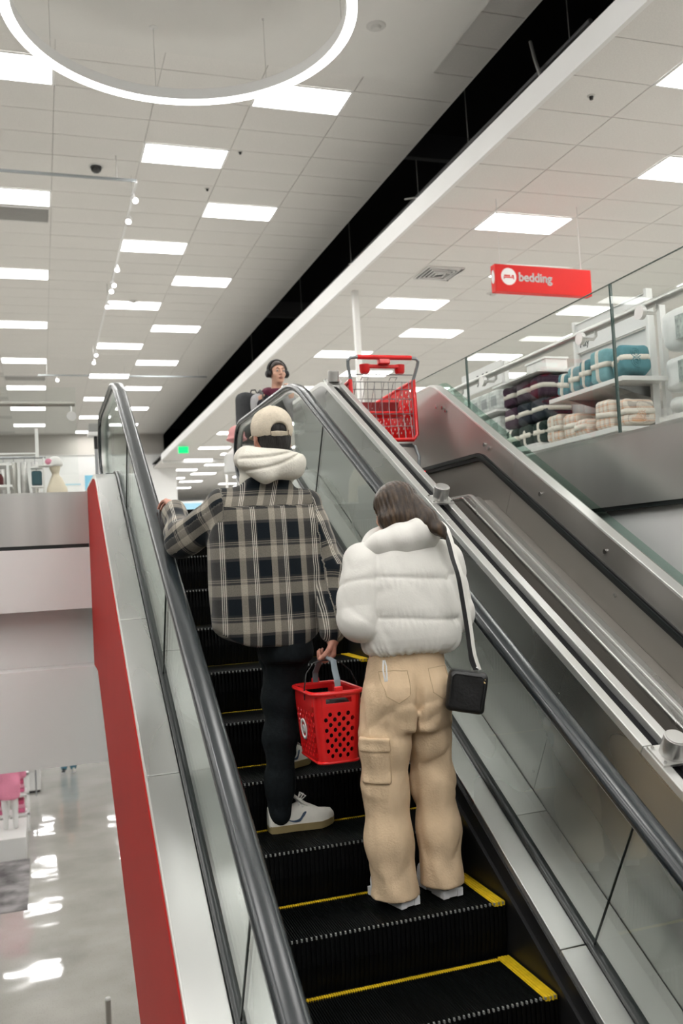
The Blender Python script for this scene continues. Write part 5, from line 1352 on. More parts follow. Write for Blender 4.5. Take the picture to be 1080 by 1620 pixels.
for a in (92, 47, 2, -43, -88, -133, 182, 137):
    p = rc_ + Vector(((rr_ - .006) * cos(radians(a)), (rr_ - .006) * sin(radians(a)), .09))
    w = obj('suspension_wire', MB().cyl(p, (p.x, p.y, 5.80), .0028, 5), M['wire'], rl)
    obj('wire_canopy', MB().lathe([(.0001, -.014), (.03, -.014), (.045, -.004), (.045, 0)] if a == 92 else [(.0001, -.03), (.010, -.03), (.012, 0)], (p.x, p.y, 5.80), 16), M['fixture'], w)

# ------------------------------------------------------------------ track spotlights, ceiling devices
def track(name, a, b_, lab, m_='fixture'):
    t = thing(name, lab, 'track', a); d = (Vector(b_) - Vector(a)); w = .017
    obj('rail', MB().obox((Vector(a) + Vector(b_)) / 2, (max(abs(d.x), w * 2), max(abs(d.y), w * 2), .035)), M[m_], t)
    for q in (.05, .5, .95):
        p = Vector(a) + d * q; obj('drop_rod', MB().cyl(p, (p.x, p.y, ZC), .006, 6), M['wire'], t)
    return t
track('lighting_track', (-4.0, 13.10, 5.60), (1.505, 13.10, 5.60), 'thin lighting track running across under the high ceiling', 'grey_frame')
track('lighting_track', (1.505, 13.14, 5.60), (1.51, 25.2, 5.60), 'lighting track with spotlights running away under the high ceiling')
track('lighting_track', (.1, 26.8, 5.60), (4.9, 26.8, 5.60), 'far lighting track across the ceiling above the escalator head', 'grey_frame')
def spotlight(x, y, z, aim, lab):
    t = thing('spotlight', lab, 'spotlight', (x, y, z), 'spotlights on the ceiling tracks')
    a = Vector(aim).normalized(); c = Vector((x, y, z - .11))
    obj('stem', MB().cyl((x, y, z - .017), (x, y, z - .09), .009, 8), M['fixture'], t)
    h = obj('lamp_head', MB().tube([c - a * .07, c + a * .065], [.038, .046], 16), M['fixture'], t)
    obj('lamp_lens', MB().tube([c + a * .0655, c + a * .069], [.043, .041], 16), M['lamp_spot'], h)
for i, (y, ax_) in enumerate(((13.5, (.25, -.7, -.7)), (14.35, (-.2, -.7, -.7)), (16.75, (.0, -.7, -.7)), (17.7, (.25, -.7, -.7)), (18.1, (-.1, -.75, -.65)), (19.2, (-.2, -.7, -.7)), (23.6, (.1, -.7, -.7)), (24.5, (-.1, -.7, -.7)))):
    spotlight(1.506, y, 5.60, ax_, '%s white spotlight from the front on the long ceiling track' % ORD[i])
spotlight(.62, 26.8, 5.60, (.0, -.7, -.7), 'white spotlight on the far track above the glass railing')
dm = thing('dome_camera', 'small black dome camera on the high ceiling', 'camera', (.976, 13.51, ZC))
obj('dome', MB().lathe([(.0001, -.105), (.04, -.098), (.07, -.07), (.082, -.03), (.082, -.012)], (.976, 13.51, ZC), 20), mat('dome_black', (.01, .01, .01), .1), dm)
obj('collar', MB().lathe([(.095, -.02), (.105, -.01), (.105, -.001), (.08, -.001), (.08, -.02)], (.976, 13.51, ZC), 20), M['fixture'], dm)
for x, y, z, lab in ((2.16, 20.35, ZC, 'round smoke detector on the high ceiling'), (5.30, 7.45, ZR, 'small dark sprinkler head on the low ceiling'), (2.95, 12.62, ZC, 'tiny black sensor beside a panel light'), (2.71, 14.0, ZC, 'small sprinkler head between two panel lights'), (3.70, 9.0, 5.80, 'round white disc detector on the smooth panel'), (7.55, 13.8, ZR, 'round white speaker on the low ceiling above bedding')):
    t = thing('ceiling_detector', lab, 'detector', (x, y, z)); r_ = .028 if 'tiny' in lab or 'sprinkler' in lab else .075
    obj('plate', MB().lathe([(.0001, -.012), (r_ * 1.3, -.012), (r_ * 1.5, 0)], (x, y, z), 16), M['grid'], t)
    obj('sensor', MB().lathe([(.0001, -.045), (r_ * .6, -.042), (r_ * .8, -.012)], (x, y, z), 16), M['black'] if r_ < .05 else M['grid'], t)
vt = thing('ceiling_vent', 'square louvred air vent on the low ceiling', 'vent', (6.10, 12.9, ZR))
for i in range(5):
    h = .30 - i * .055
    obj('louvre', MB().tube([(6.13 - h, 12.9 - h, ZR - .012 - .008 * i), (6.13 + h, 12.9 - h, ZR - .012 - .008 * i), (6.13 + h, 12.9 + h, ZR - .012 - .008 * i), (6.13 - h, 12.9 + h, ZR - .012 - .008 * i)], .016, 4, closed=True), M['fixture'], vt)
obj('backing', MB().box(5.84, 6.42, 12.61, 13.19, ZR - .008, ZR - .003), mat('vent_dark', (.12, .12, .12), .8), vt)
for x, y, w, lab in ((-.26, 15.56, 1.16, 'dark return air grille beside a panel light at the picture edge'), (-.26, 28.9, 1.16, 'grey slotted air grille far down the high ceiling')):
    t = thing('ceiling_grille', lab, 'grille', (x, y, ZC))
    obj('grille_back', MB().box(x - w / 2, x + w / 2, y - .30, y + .30, ZC - .006, ZC - .003), mat('grille_dark', (.13, .13, .13), .8), t)
    for i in range(9): obj('blade', MB().obox((x, y - .27 + .0675 * i, ZC - .014), (w - .02, .012, .018)), M['grid'], t)
    obj('grille_frame', MB().tube([(x - w / 2, y - .31, ZC - .01), (x + w / 2, y - .31, ZC - .01), (x + w / 2, y + .31, ZC - .01), (x - w / 2, y + .31, ZC - .01)], .014, 4, closed=True), M['fixture'], t)
ex = thing('exit_sign', 'small glowing green exit sign under the low ceiling', 'sign', (5.05, 33, 4.22))
obj('sign_face', MB().obox((5.05, 33, 4.20), (.36, .05, .24)), M['exit'], ex); obj('housing', MB().obox((5.05, 33.035, 4.21), (.40, .05, .28)), M['fixture'], ex); obj('stem', MB().cyl((5.05, 33.03, 4.34), (5.05, 33.03, ZR), .012, 8), M['fixture'], ex)
for x, y, lab in ((5.10, 14.0, 'white square post rising behind the red shopping cart'), (8.0, 40, 'far white post under the low ceiling')):
    t = thing('sign_post', lab, 'post', (x, y, ZF)); obj('pole', MB().box(x - .045, x + .045, y - .045, y + .045, ZF, ZR + .0), M['white_gloss'], t); obj('base_plate', MB().box(x - .12, x + .12, y - .12, y + .12, ZF, ZF + .012), M['white_gloss'], t)

tag(obj('dark_filler', MB().obox((bx, by, zb + .131), (2 * WB - .03, 2 * LB - .03, .245)), M['leather_black'], None, bevel=.03), 'black filler block added inside the red shopping basket so its holes read dark', 'filler')  # black block added so the basket's holes and slots read dark
# ------------------------------------------------------------------ bedding shelves on the upper floor
bs = thing('bedding_shelf', 'white gondola shelf of teal and orange plaid blankets', 'shelf', (4.3, 6.2, ZF))
obj('back_panel', MB().box(4.45, 4.48, 5.70, 6.70, ZF, 1.62), M['white'], bs)
for y in (5.70, 6.68): obj('upright', MB().box(4.40, 4.455, y - .025, y + .005, ZF, 1.90), M['white_gloss'], bs)
obj('shelf_board', MB().box(4.05, 4.45, 5.552, 6.56, 1.170, 1.205), M['white_gloss'], bs, bevel=.003)
obj('shelf_board', MB().box(3.98, 4.45, 5.57, 6.79, .80, .838), M['white_gloss'], bs, bevel=.003)
obj('plinth', MB().box(4.02, 4.45, 5.59, 7.62, ZF, .80), M['white'], bs)
brk = MB()
for y in (5.75, 6.35): obj('bracket', MB().prism([(4.10, 1.168), (4.445, 1.168), (4.445, 1.08)], y, y + .006, 'y'), M['zinc'], bs)
hdp = obj('header_panel', MB().box(4.425, 4.445, 5.71, 6.68, 1.625, 1.875), M['sign_white'], bs)
obj('header_frame', MB().tube([(4.424, 5.71, 1.625), (4.424, 6.68, 1.625), (4.424, 6.68, 1.875), (4.424, 5.71, 1.875)], .008, 4, closed=True), M['white_gloss'], hdp)
def flat_text(body, size, parent, at, mtx, m_='print_black', bold=0.0):
    tx = text_mesh(body, size, .001, bold); tx.materials.append(M[m_]); o = link('lettering', tx, parent)
    o.matrix_local = Matrix.Translation(Vector(at) - Vector(ORG[parent.name])) @ mtx.to_4x4()
    return o
RX = Matrix(((0, 0, -1), (-1, 0, 0), (0, 1, 0)))            # text on a face that looks towards -x
flat_text('Play', .085, hdp, (4.423, 6.62, 1.665), RX)
def plaid_small(name, base, line, line2):
    ma, nt, b = new_mat(name); sp = nd(nt, 'ShaderNodeSeparateXYZ'); tc = nd(nt, 'ShaderNodeTexCoord'); nt.links.new(tc.outputs['Object'], sp.inputs[0])
    outs = []
    for ax_, per in (('Y', .055), ('Z', .05)):
        a = nd(nt, 'ShaderNodeMath', operation='MULTIPLY'); a.inputs[1].default_value = 1 / per; f = nd(nt, 'ShaderNodeMath', operation='FRACT')
        nt.links.new(sp.outputs[ax_], a.inputs[0]); nt.links.new(a.outputs[0], f.inputs[0]); r = ramp(nt, [(0, base), (.5, line), (.72, base), (.82, line2), (.9, base)], 'CONSTANT'); nt.links.new(f.outputs[0], r.inputs[0]); outs.append(r.outputs[0])
    mx = nd(nt, 'ShaderNodeMix', data_type='RGBA'); mx.inputs['Factor'].default_value = .5; nt.links.new(outs[0], mx.inputs['A']); nt.links.new(outs[1], mx.inputs['B']); nt.links.new(mx.outputs['Result'], b.inputs['Base Color']); b.inputs['Roughness'].default_value = .9
    return ma
M['teal_dark'] = cloth('teal_blanket', (.09, .235, .27)); M['teal_mid'] = cloth('teal_pale_blanket', (.19, .38, .41)); M['ribbon'] = cloth('ivory_ribbon', (.76, .72, .64), .02)
M['plaid_orange'] = plaid_small('orange_plaid', (.76, .70, .62), (.66, .36, .20), (.25, .22, .20))
M['navy_cloth'] = cloth('navy_blanket', (.012, .016, .028)); M['plum_cloth'] = cloth('plum_blanket', (.045, .018, .040)); M['green_cloth'] = cloth('bottle_green_blanket', (.010, .025, .020))
def blanket(name, c, hs, m_, lab, cat, group, tilt=0, yaw=0, cross=True, seed=1, band='ribbon', roll=False):
    """folded or rolled blanket tied with ribbon"""
    c = (c[0], c[1], c[2] + .007)
    t = thing(name, lab, cat, (c[0], c[1], c[2] - hs[2]), group); R = rot('Z', yaw) @ rot('X', tilt)
    def f(P):
        q = (P - A_(*c)) @ np.array(R, dtype=np.float32); qa = np.abs(q) - (A_(*hs) - .035)
        d = np.sqrt((np.maximum(qa, 0) ** 2).sum(-1)) + np.minimum(qa.max(-1), 0) - .035
        # layers of the fold show on the sides
        d = d + .004 * np.cos(q[..., 0] * 2 * pi / .032) * (np.abs(q[..., 2]) > -1) * .5
        pin = np.exp(-(q[..., 2] / .022) ** 2) + (np.exp(-(q[..., 1] / .022) ** 2) if cross else 0)
        return d + .005 * pin + folds(P, .003, 40, 8, (1, 1, 1), seed)
    hm_ = max(hs) * 1.25 + .02; lo = [c[i] - hm_ for i in range(3)]; hi = [c[i] + hm_ for i in range(3)]
    body = skin('folded_cloth', [(f, lo, hi, .014)], M[m_], t)
    if roll:
        for sg_ in (-1, 1):
            for zz in (.35, -.35):
                pts = [Vector(c) + R @ Vector((.045 * (i / 26) * cos(i * .7), sg_ * (hs[1] - .002), zz * hs[2] + .045 * (i / 26) * sin(i * .7))) for i in range(2, 27)]
                obj('rolled_edge', MB().tube(pts, .006, 5), M[m_], body)
    if band:
        k = .001
        pts = lambda a, b_: [Vector(c) + R @ Vector(p) for p in a]
        w = MB()
        def ringband(axis):
            r_ = []
            for i in range(24):
                an = 2 * pi * i / 24; ca, sa = cos(an), sin(an); pw = .30
                u = (abs(ca) ** pw) * (1 if ca > 0 else -1); v = (abs(sa) ** pw) * (1 if sa > 0 else -1)
                if axis == 'z': a = [Vector((u * (hs[0] + k), v * (hs[1] + k), s_ * .021)) for s_ in (-1, 1)]
                else: a = [Vector((u * (hs[0] + k), s_ * .019, v * (hs[2] + k))) for s_ in (-1, 1)]
                r_.append([Vector(c) + R @ p for p in a])
            w.add([p for q in r_ for p in q], [(2 * i, 2 * i + 1, (2 * i + 3) % 48, (2 * i + 2) % 48) for i in range(24)])
        ringband('z')
        if cross: ringband('y')
        o = obj('ribbon', w, M[band], t, 60); s_ = o.modifiers.new('t', 'SOLIDIFY'); s_.thickness = .003; s_.offset = 0
    return t
G1 = 'teal blankets on the upper shelf'
blanket('folded_blanket', (4.22, 6.44, 1.300), (.12, .077, .093), 'teal_dark', 'teal ribbon-tied blanket at the far end of the upper shelf', 'blanket', G1, 12, 5, seed=81)
blanket('folded_blanket', (4.21, 6.26, 1.310), (.12, .074, .103), 'teal_mid', 'pale teal ribbon-tied blanket second from the far end of the shelf', 'blanket', G1, 4, -3, seed=82)
blanket('folded_blanket', (4.20, 6.09, 1.320), (.12, .074, .113), 'teal_dark', 'dark teal ribbon-tied blanket in the middle of the upper shelf', 'blanket', G1, 2, 2, seed=83)
blanket('folded_blanket', (4.19, 5.89, 1.335), (.12, .100, .128), 'teal_mid', 'tall pale teal blanket with showing rolled edges', 'blanket', G1, 0, 3, seed=84, roll=True)
blanket('folded_blanket', (4.20, 5.645, 1.322), (.12, .085, .105), 'teal_dark', 'leaning teal rolled blanket at the near end of the upper shelf', 'blanket', G1, -12, -8, False, 85, roll=True)
G2 = 'orange plaid blankets on the lower shelf'
blanket('plaid_blanket', (4.20, 6.55, .955), (.14, .10, .115), 'plaid_orange', 'orange plaid blanket at the far end of the lower shelf', 'blanket', G2, 0, 0, True, 86, roll=True)
blanket('plaid_blanket', (4.20, 6.31, .940), (.14, .095, .100), 'plaid_orange', 'orange plaid blanket second from the far end, lower shelf', 'blanket', G2, 0, 4, False, 87, roll=True)
blanket('plaid_blanket', (4.15, 6.10, .900), (.13, .09, .060), 'plaid_orange', 'small low orange plaid blanket on the lower shelf', 'blanket', G2, 0, 0, False, 88)
blanket('plaid_blanket', (4.20, 5.845, .952), (.14, .110, .112), 'plaid_orange', 'large orange plaid blanket with pale label, lower shelf', 'blanket', G2, 5, 0, False, 89, roll=True)
blanket('plaid_blanket', (4.21, 5.642, .937), (.13, .068, .097), 'plaid_orange', 'orange plaid blanket at the near end of the lower shelf', 'blanket', G2, -4, 0, False, 90, roll=True)
G3 = 'dark ribbon-tied blankets on the far shelf'
kk = 0
for r_, (z, col) in enumerate(((.985, 'green_cloth'), (1.185, 'navy_cloth'), (1.385, 'plum_cloth'))):
    for c_, y in enumerate((6.93, 7.17, 7.42)):
        mm = col if not (r_ == 1 and c_ == 2) else 'plum_cloth'
        blanket('dark_blanket', (4.30, y, z - .0), (.15, .108, .094), mm, '%s dark blanket with white ribbon, %s from the near end, %s row' % ({'green_cloth': 'bottle green', 'navy_cloth': 'navy', 'plum_cloth': 'plum'}[mm], ORD[c_], ['bottom', 'middle', 'top'][r_]), 'blanket', G3, 0, 0, r_ == 0, 91 + kk, 'ribbon'); kk += 1
obj('shelf_board', MB().box(4.05, 4.45, 6.80, 7.62, .84, .885), M['white_gloss'], bs)
obj('shelf_board', MB().box(4.10, 4.45, 6.80, 7.62, 1.502, 1.520), M['white_gloss'], bs)
obj('back_panel', MB().box(4.46, 4.48, 6.72, 7.70, ZF, 1.55), M['white'], bs)
# second gondola with clear packs and a price header
ps = thing('price_shelf', 'white shelf of clear packs under a 9.99 price header', 'shelf', (4.4, 8.3, ZF))
obj('upright', MB().box(4.40, 4.45, 7.90, 7.94, ZF, 1.85), M['white_gloss'], ps); obj('upright', MB().box(4.40, 4.45, 8.78, 8.82, ZF, 1.85), M['white_gloss'], ps)
obj('back_panel', MB().box(4.60, 4.63, 7.90, 8.82, ZF, 1.62), M['white'], ps)
hp2 = obj('header_panel', MB().box(4.375, 4.40, 7.92, 8.80, 1.635, 1.865), M['sign_white'], ps)
flat_text('9.99', .17, hp2, (4.373, 8.47, 1.685), RX, 'print_black')
for z in (.80, 1.10, 1.37): obj('shelf_board', MB().box(4.30, 4.60, 7.92, 8.80, z - .02, z), M['white_gloss'], ps)
M['pack'] = mat('clear_pack', (.60, .63, .61), .25, 0, .6, var=.35, vscale=(14, 14, 22)); M['pack_card'] = mat('pack_card', (.25, .27, .27), .5)
pk0 = None
for r_, z in enumerate((1.10, 1.37)):
    for c_ in range(4):
        y = 8.052 + c_ * .205; lab = 'clear plastic bedding pack, %s from the near end, %s shelf of the price unit' % (ORD[c_], ['lower', 'upper'][r_])
        if pk0 is None:
            pk0 = thing('bedding_pack', lab, 'pack', (4.42, y, z + .001), 'clear packs under the price header')
            obj('bag', MB().obox((4.42, y, z + .105), (.16, .185, .206)), M['pack'], pk0, bevel=.02); obj('card', MB().obox((4.338, y, z + .10), (.003, .11, .10)), M['pack_card'], pk0)
        else:
            t = copy_tree(pk0, None, (4.42, y, z + .001)); t['label'] = lab
# white bagged comforters on the near unit
cs = thing('comforter_shelf', 'white shelf unit holding the bagged white comforters', 'shelf', (4.7, 5.3, ZF))
obj('upright', MB().box(4.47, 4.52, 5.62, 5.66, ZF, 1.76), M['white_gloss'], cs); obj('shelf_board', MB().box(4.35, 4.95, 4.60, 5.56, .86, .895), M['white_gloss'], cs); obj('plinth', MB().box(4.40, 4.95, 4.60, 5.56, ZF, .86), M['white'], cs); obj('back_panel', MB().box(4.95, 4.98, 4.60, 5.62, ZF, 1.76), M['white'], cs)
M['bag_white'] = mat('comforter_bag', (.76, .78, .765), .3, 0, .5, var=.05, vscale=(9, 9, 9), bump=.2, bscale=(14, 14, 14)); M['bag_print'] = mat('comforter_print', (.33, .38, .36), .4, 0, .5, var=.55, vscale=(20, 26, 20))
for col, yc in enumerate((5.305, 4.835)):
    z = .897
    for i, hgt in enumerate((.145, .30, .33)):
        lab = '%s bagged white comforter of the %s stack' % (['lowest', 'middle', 'topmost'][i], ['farther', 'nearer'][col])
        t = thing('bagged_comforter', lab, 'comforter', (4.6, yc, z), 'bagged white comforters'); cc = (4.62, yc, z + hgt / 2)
        skin('bag', [((lambda P, cc=cc, hgt=hgt, s_=i + 5 * col: rbox(P, cc, (.24, .212, hgt / 2 - .017), .06) + folds(P, .010, 13, 10, (1, 1, 1), 100 + s_) * (hgt > .2) + folds(P, .004, 40, 10, (1, 1, 1), 130 + s_)), (4.33, yc - .27, z - .01), (4.90, yc + .27, z + hgt + .02), .016)], M['bag_white'], t)
        if hgt > .2: obj('insert_card', MB().obox((4.366, yc - .07, z + hgt / 2), (.004, .20, hgt * .52)), M['bag_print'], t, bevel=.01)
        z += hgt
wb = thing('storage_bin', 'white boxes on top of the shelf beyond the dark blankets', 'box', (4.75, 8.0, 1.505))
obj('bin', MB().box(4.62, 4.86, 7.50, 7.86, 1.505, 1.78), M['white_gloss'], wb, bevel=.01); obj('lid', MB().box(4.61, 4.87, 7.49, 7.87, 1.78, 1.80), M['white_gloss'], wb, bevel=.004)
obj('support', MB().box(4.60, 4.88, 7.45, 7.89, ZF, 1.504), M['white'], wb)
# far bedding runs
for i, y in enumerate((12.0, 17.0, 23.0)):
    t = thing('far_shelf', '%s white display run beyond the bedding shelves' % ORD[i], 'shelf', (6.5, y, ZF))
    obj('back_panel', MB().box(5.6, 9.0, y, y + .04, ZF, 1.9), M['white'], t)
    for z in (.7, 1.1, 1.5): obj('shelf_board', MB().box(5.6, 9.0, y - .4, y, z, z + .03), M['white_gloss'], t)

# ------------------------------------------------------------------ upper floor, beside the escalator head
rk = thing('clothes_rack', 'white clothes rack of pale hanging garments behind the glass railing', 'rack', (-.4, 10.0, ZF))
obj('hanging_bar', MB().tube([(-1.5, 10.0, 1.215), (.08, 10.0, 1.215)], .013, 8), M['zinc'], rk)
for x in (-1.48, .06): obj('leg', MB().tube([(x, 10, 1.215), (x, 10, ZF)], .014, 8), M['white_gloss'], rk); obj('foot', MB().box(x - .02, x + .02, 9.985, 10.4, ZF, ZF + .03), M['white_gloss'], rk)
obj('sign_stem', MB().box(-.018, .018, 9.985, 10.015, 1.215, 1.52), M['white_gloss'], rk); obj('top_bar', MB().box(-1.5, .0, 9.99, 10.01, 1.250, 1.268), M['white_gloss'], rk)
M['linen'] = cloth('white_linen', (.72, .71, .69), .04); M['sage'] = cloth('sage_linen', (.50, .49, .45), .04)
for i in range(14):
    x = -1.38 + i * .104; m_ = 'sage' if i in (5, 11) else 'linen'
    t = thing('hanging_garment', '%s garment on the clothes rack, %s from the escalator end' % ('sage grey' if m_ == 'sage' else 'white', ORD[13 - i] if 13 - i < 12 else ['thirteenth', 'fourteenth'][i == 0]), 'garment', (x, 10, .6), 'garments on the white clothes rack')
    obj('hanger', MB().tube([(x, 9.977, 1.215), (x, 9.984, 1.232), (x, 10.0, 1.239), (x, 10.018, 1.230), (x, 10.026, 1.212), (x, 10.012, 1.188), (x, 9.84, 1.13)], .004, 5).tube([(x, 10.012, 1.188), (x, 10.16, 1.13)], .004, 5), M['zinc'], t)
    rings = []
    for k in range(9):
        z = 1.165 - k * .065; hw = .05 + .17 * min(1, k / 1.5) + .012 * k * .3; ring = []
        for j in range(20):
            a = 2 * pi * j / 20
            ring.append((x + (.026 + .012 * sin(3 * a + k * .5 + i)) * sin(a) * (1 + .05 * k), 10.0 + hw * cos(a), z))
        rings.append(ring)
    obj('cloth', MB().loft(rings), M[m_], t, 60)
ws_ = thing('display_rack', 'white open display rack of dark red clothes beside the clothes rack', 'rack', (-.9, 9.3, ZF))
for z in (.60, .855, 1.06):
    obj('shelf_bar', MB().box(-2.6, -.235, 9.12, 9.45, z - .022, z), M['white_gloss'], ws_)
for x in (-2.58, -1.75, -.95, -.27): 
    for y in (9.13, 9.43): obj('upright', MB().box(x - .012, x + .012, y - .012, y + .012, ZF, 1.075), M['white_gloss'], ws_)
M['wine'] = cloth('wine_cloth', (.10, .014, .018)); n_ = 0
for z in (.60, .855):
    for x in (-.42, -.68, -1.2, -1.5, -2.0, -2.3):
        t = tag(obj('folded_garment', MB().obox((x, 9.28, z + .055), (.20, .26, .108)), M['wine'], None, bevel=.02), '%s dark red folded garment from the escalator, %s shelf' % (ORD[(-.42, -.68, -1.2, -1.5, -2.0, -2.3).index(x)], 'lower' if z < .7 else 'upper'), 'garment', 'dark red garments on the display rack')
# hat stand with a white and pink cap on a cream bust
hb = thing('display_bust', 'cream display bust wearing a white and pink cap', 'mannequin', (.17, 9.6, .60))
skin('bust', [(lambda P: smin(smin(ell(P, (.165, 9.62, 1.075), (.055, .065, .075)), cap(P, (.17, 9.63, .98), (.17, 9.63, 1.05), .035, .03), .02), trunk(P, [(.60, .18, 9.64, .12, .09), (.85, .18, 9.64, .10, .08), (.97, .175, 9.635, .05, .045)]), .03), (.0, 9.5, .58), (.34, 9.78, 1.17), .012)], mat('cream_bust', (.72, .64, .50), .6), hb)
hc = thing('cap_on_bust', 'white cap with pink flower on the cream display bust', 'cap', (.16, 9.60, 1.09))
skin('crown', [(lambda P: smin(smax(ell(P, (.168, 9.615, 1.095), (.075, .085, .085)), 1.075 - P[..., 2], .01), ell(P, (.075, 9.57, 1.075), (.075, .06, .012)), .01), (-.03, 9.45, 1.03), (.29, 9.74, 1.20), .009)], M['linen'], hc)
obj('pink_patch', MB().lathe([(.0001, .02), (.02, .015), (.033, .004), (.034, 0)], (.105, 9.555, 1.118), 14, Matrix.Rotation(2.1, 3, 'X')), mat('pink_cloth', (.78, .30, .42), .8), hc)
pd = thing('display_plinth', 'white plinth under the cream display bust', 'plinth', (.17, 9.64, ZF)); obj('plinth_box', MB().box(.02, .33, 9.50, 9.78, ZF, .60), M['white_gloss'], pd, bevel=.004); obj('plinth_top', MB().box(.01, .34, 9.49, 9.79, .585, .598), M['white'], pd)
fr_ = thing('display_tray', 'dark green folded clothes on small white shelves by the bust', 'shelf', (-.01, 9.65, ZF))
for z in (.88, 1.07): obj('tray', MB().box(-.07, .045, 9.57, 9.715, z - .015, z), M['white_gloss'], fr_)
obj('folded_stack', MB().obox((-.012, 9.64, .958), (.10, .12, .15)), mat('deep_teal_cloth', (.02, .07, .085), .8), fr_, bevel=.02)
obj('stand', MB().cyl((-.01, 9.722, ZF), (-.01, 9.722, 1.08), .008, 8), M['white_gloss'], fr_)
po = thing('poster_panel', 'large white and blue poster panel on the floor behind the bust', 'poster', (.55, 14.0, ZF))
obj('board', MB().box(.28, .86, 14.0, 14.05, ZF, 1.44), M['sign_white'], po); obj('blue_print', MB().box(.66, .84, 13.994, 13.999, 1.18, 1.42), mat('print_blue', (.22, .55, .75), .6), po); obj('pale_print', MB().box(.36, .60, 13.994, 13.999, 1.28, 1.30), mat('print_pale', (.45, .68, .78), .6), po)
kz = thing('security_gate', 'grey headed security pedestal on twin posts beside the escalator head', 'pedestal', (.70, 10.5, ZF))
hd_ = obj('pedestal_head', MB().box(.555, .78, 10.42, 10.62, 1.545, 1.64), mat('grey_head', (.25, .25, .24), .5), kz, bevel=.008); obj('head_band', MB().box(.545, .79, 10.41, 10.63, 1.505, 1.545), M['fixture'], hd_, bevel=.004)
obj('post', MB().box(.615, .648, 10.50, 10.53, ZF, 1.36), M['zinc'], kz); obj('post_sleeve', MB().box(.612, .651, 10.497, 10.533, 1.36, 1.505), M['black'], kz); obj('post', MB().box(.685, .70, 10.50, 10.53, ZF, 1.505), M['white_gloss'], kz)
mq = thing('mannequin_bust', 'white display bust in a pink hat behind the person in the cap', 'mannequin', (1.62, 8.9, ZF))
skin('bust', [(lambda P: trunk(P, [(.9, 1.93, 9.07, .14, .1), (1.1, 1.93, 9.07, .13, .09), (1.15, 1.93, 9.07, .05, .05), (1.24, 1.93, 9.07, .045, .045)]), (1.74, 8.92, .87), (2.12, 9.22, 1.27), .013)], M['white_gloss'], mq); skin('pink_hat', [(lambda P: smin(ell(P, (1.93, 9.05, 1.30), (.085, .095, .095)), ell(P, (1.93, 9.05, 1.25), (.11, .12, .02)), .03), (1.78, 8.9, 1.17), (2.08, 9.2, 1.42), .012)], mat('pink_felt', (.72, .34, .34), .9), mq, label='pink felt hat')
obj('stand', MB().cyl((1.93, 9.07, ZF), (1.93, 9.07, .9), .02, 10).cyl((1.93, 9.07, ZF), (1.93, 9.07, ZF + .02), .14, 20), M['fixture'], mq)
ac = thing('wall_screen', 'pale blue screen panel on the far white wall', 'screen', (6.9, 44, 2)); obj('frame', MB().box(6.4, 7.6, 44.0, 44.1, 1.9, 3.1), M['sign_white'], ac); obj('print', MB().box(6.5, 7.5, 43.98, 44.0, 2.0, 3.0), mat('print_sky', (.35, .62, .78), .5), ac); obj('support', MB().box(6.8, 7.2, 44.02, 44.08, ZF, 1.9), M['fixture'], ac)

# ------------------------------------------------------------------ lower floor
bo = thing('bollard', 'short dark steel bollard on the polished lower floor', 'bollard', (.50, 10.2, ZL)); obj('post', MB().cyl((.50, 10.2, ZL), (.50, 10.2, -4.52), .030, 18), M['steel_dark'], bo); obj('cap', MB().lathe([(.0001, .006), (.024, .005), (.031, -.004), (.031, -.02)], (.50, 10.2, -4.515), 18), M['steel_bright'], bo)
rg = obj('rug', MB().box(-2.4, -.385, 15.0, 17.6, ZL, ZL + .012), mat('grey_rug', (.20, .19, .19), .9, 0, .1, var=.55, vscale=(3, 3, 3))); tag(rg, 'mottled dark grey rug on the polished lower floor', 'rug')
pz = thing('mannequin_plinth', 'wide low white plinth on the lower floor', 'plinth', (-1.2, 18.3, ZL)); obj('plinth_box', MB().box(-2.2, -.435, 17.6, 19.0, ZL, -4.70), M['white_gloss'], pz, bevel=.006); obj('kick', MB().box(-2.18, -.455, 17.62, 18.98, ZL, ZL + .05), M['grid'], pz)
mn = thing('mannequin', 'white mannequin in a pink shirt on the low white plinth', 'mannequin', (-.72, 18.2, -4.70))
skin('figure', [(lambda P: smin(smin(chain(P, [(-.80, 18.2, -3.86), (-.80, 18.2, -4.25), (-.79, 18.2, -4.645)], [.09, .06, .045], .03), chain(P, [(-.64, 18.2, -3.86), (-.63, 18.22, -4.25), (-.62, 18.2, -4.645)], [.09, .06, .045], .03), .01), smin(trunk(P, [(-3.95, -.72, 18.2, .16, .11), (-3.4, -.72, 18.2, .17, .11), (-3.28, -.72, 18.2, .06, .05)]), smin(ell(P, (-.72, 18.18, -3.08), (.085, .10, .13)), cap(P, (-.72, 18.2, -3.3), (-.72, 18.2, -3.1), .05, .045), .02), .03), .04), (-1.0, 18.0, -4.72), (-.44, 18.4, -2.92), .022)], M['white_gloss'], mn)
skin('pink_shirt', [(lambda P: smin(trunk(P, [(-4.12, -.72, 18.2, .20, .15), (-3.8, -.72, 18.2, .20, .14), (-3.4, -.72, 18.2, .19, .13), (-3.3, -.72, 18.2, .1, .08)]), np.minimum(cap(P, (-.55, 18.2, -3.42), (-.48, 18.2, -3.72), .08, .07), cap(P, (-.89, 18.2, -3.42), (-.96, 18.2, -3.72), .08, .07)), .03) + folds(P, .008, 18, 8, (1, 1, 1), 150), (-1.08, 18.0, -4.15), (-.36, 18.4, -3.26), .022)], cloth('pink_shirt', (.70, .25, .36)), mn)
lw = thing('clothes_shelf', 'white open shelf of pink folded clothes behind the plinth', 'shelf', (-.5, 20.2, ZL))
for x in (-1.4, -.80, -.42): obj('upright', MB().box(x - .025, x + .025, 19.5, 19.55, ZL, -3.95), M['white_gloss'], lw)
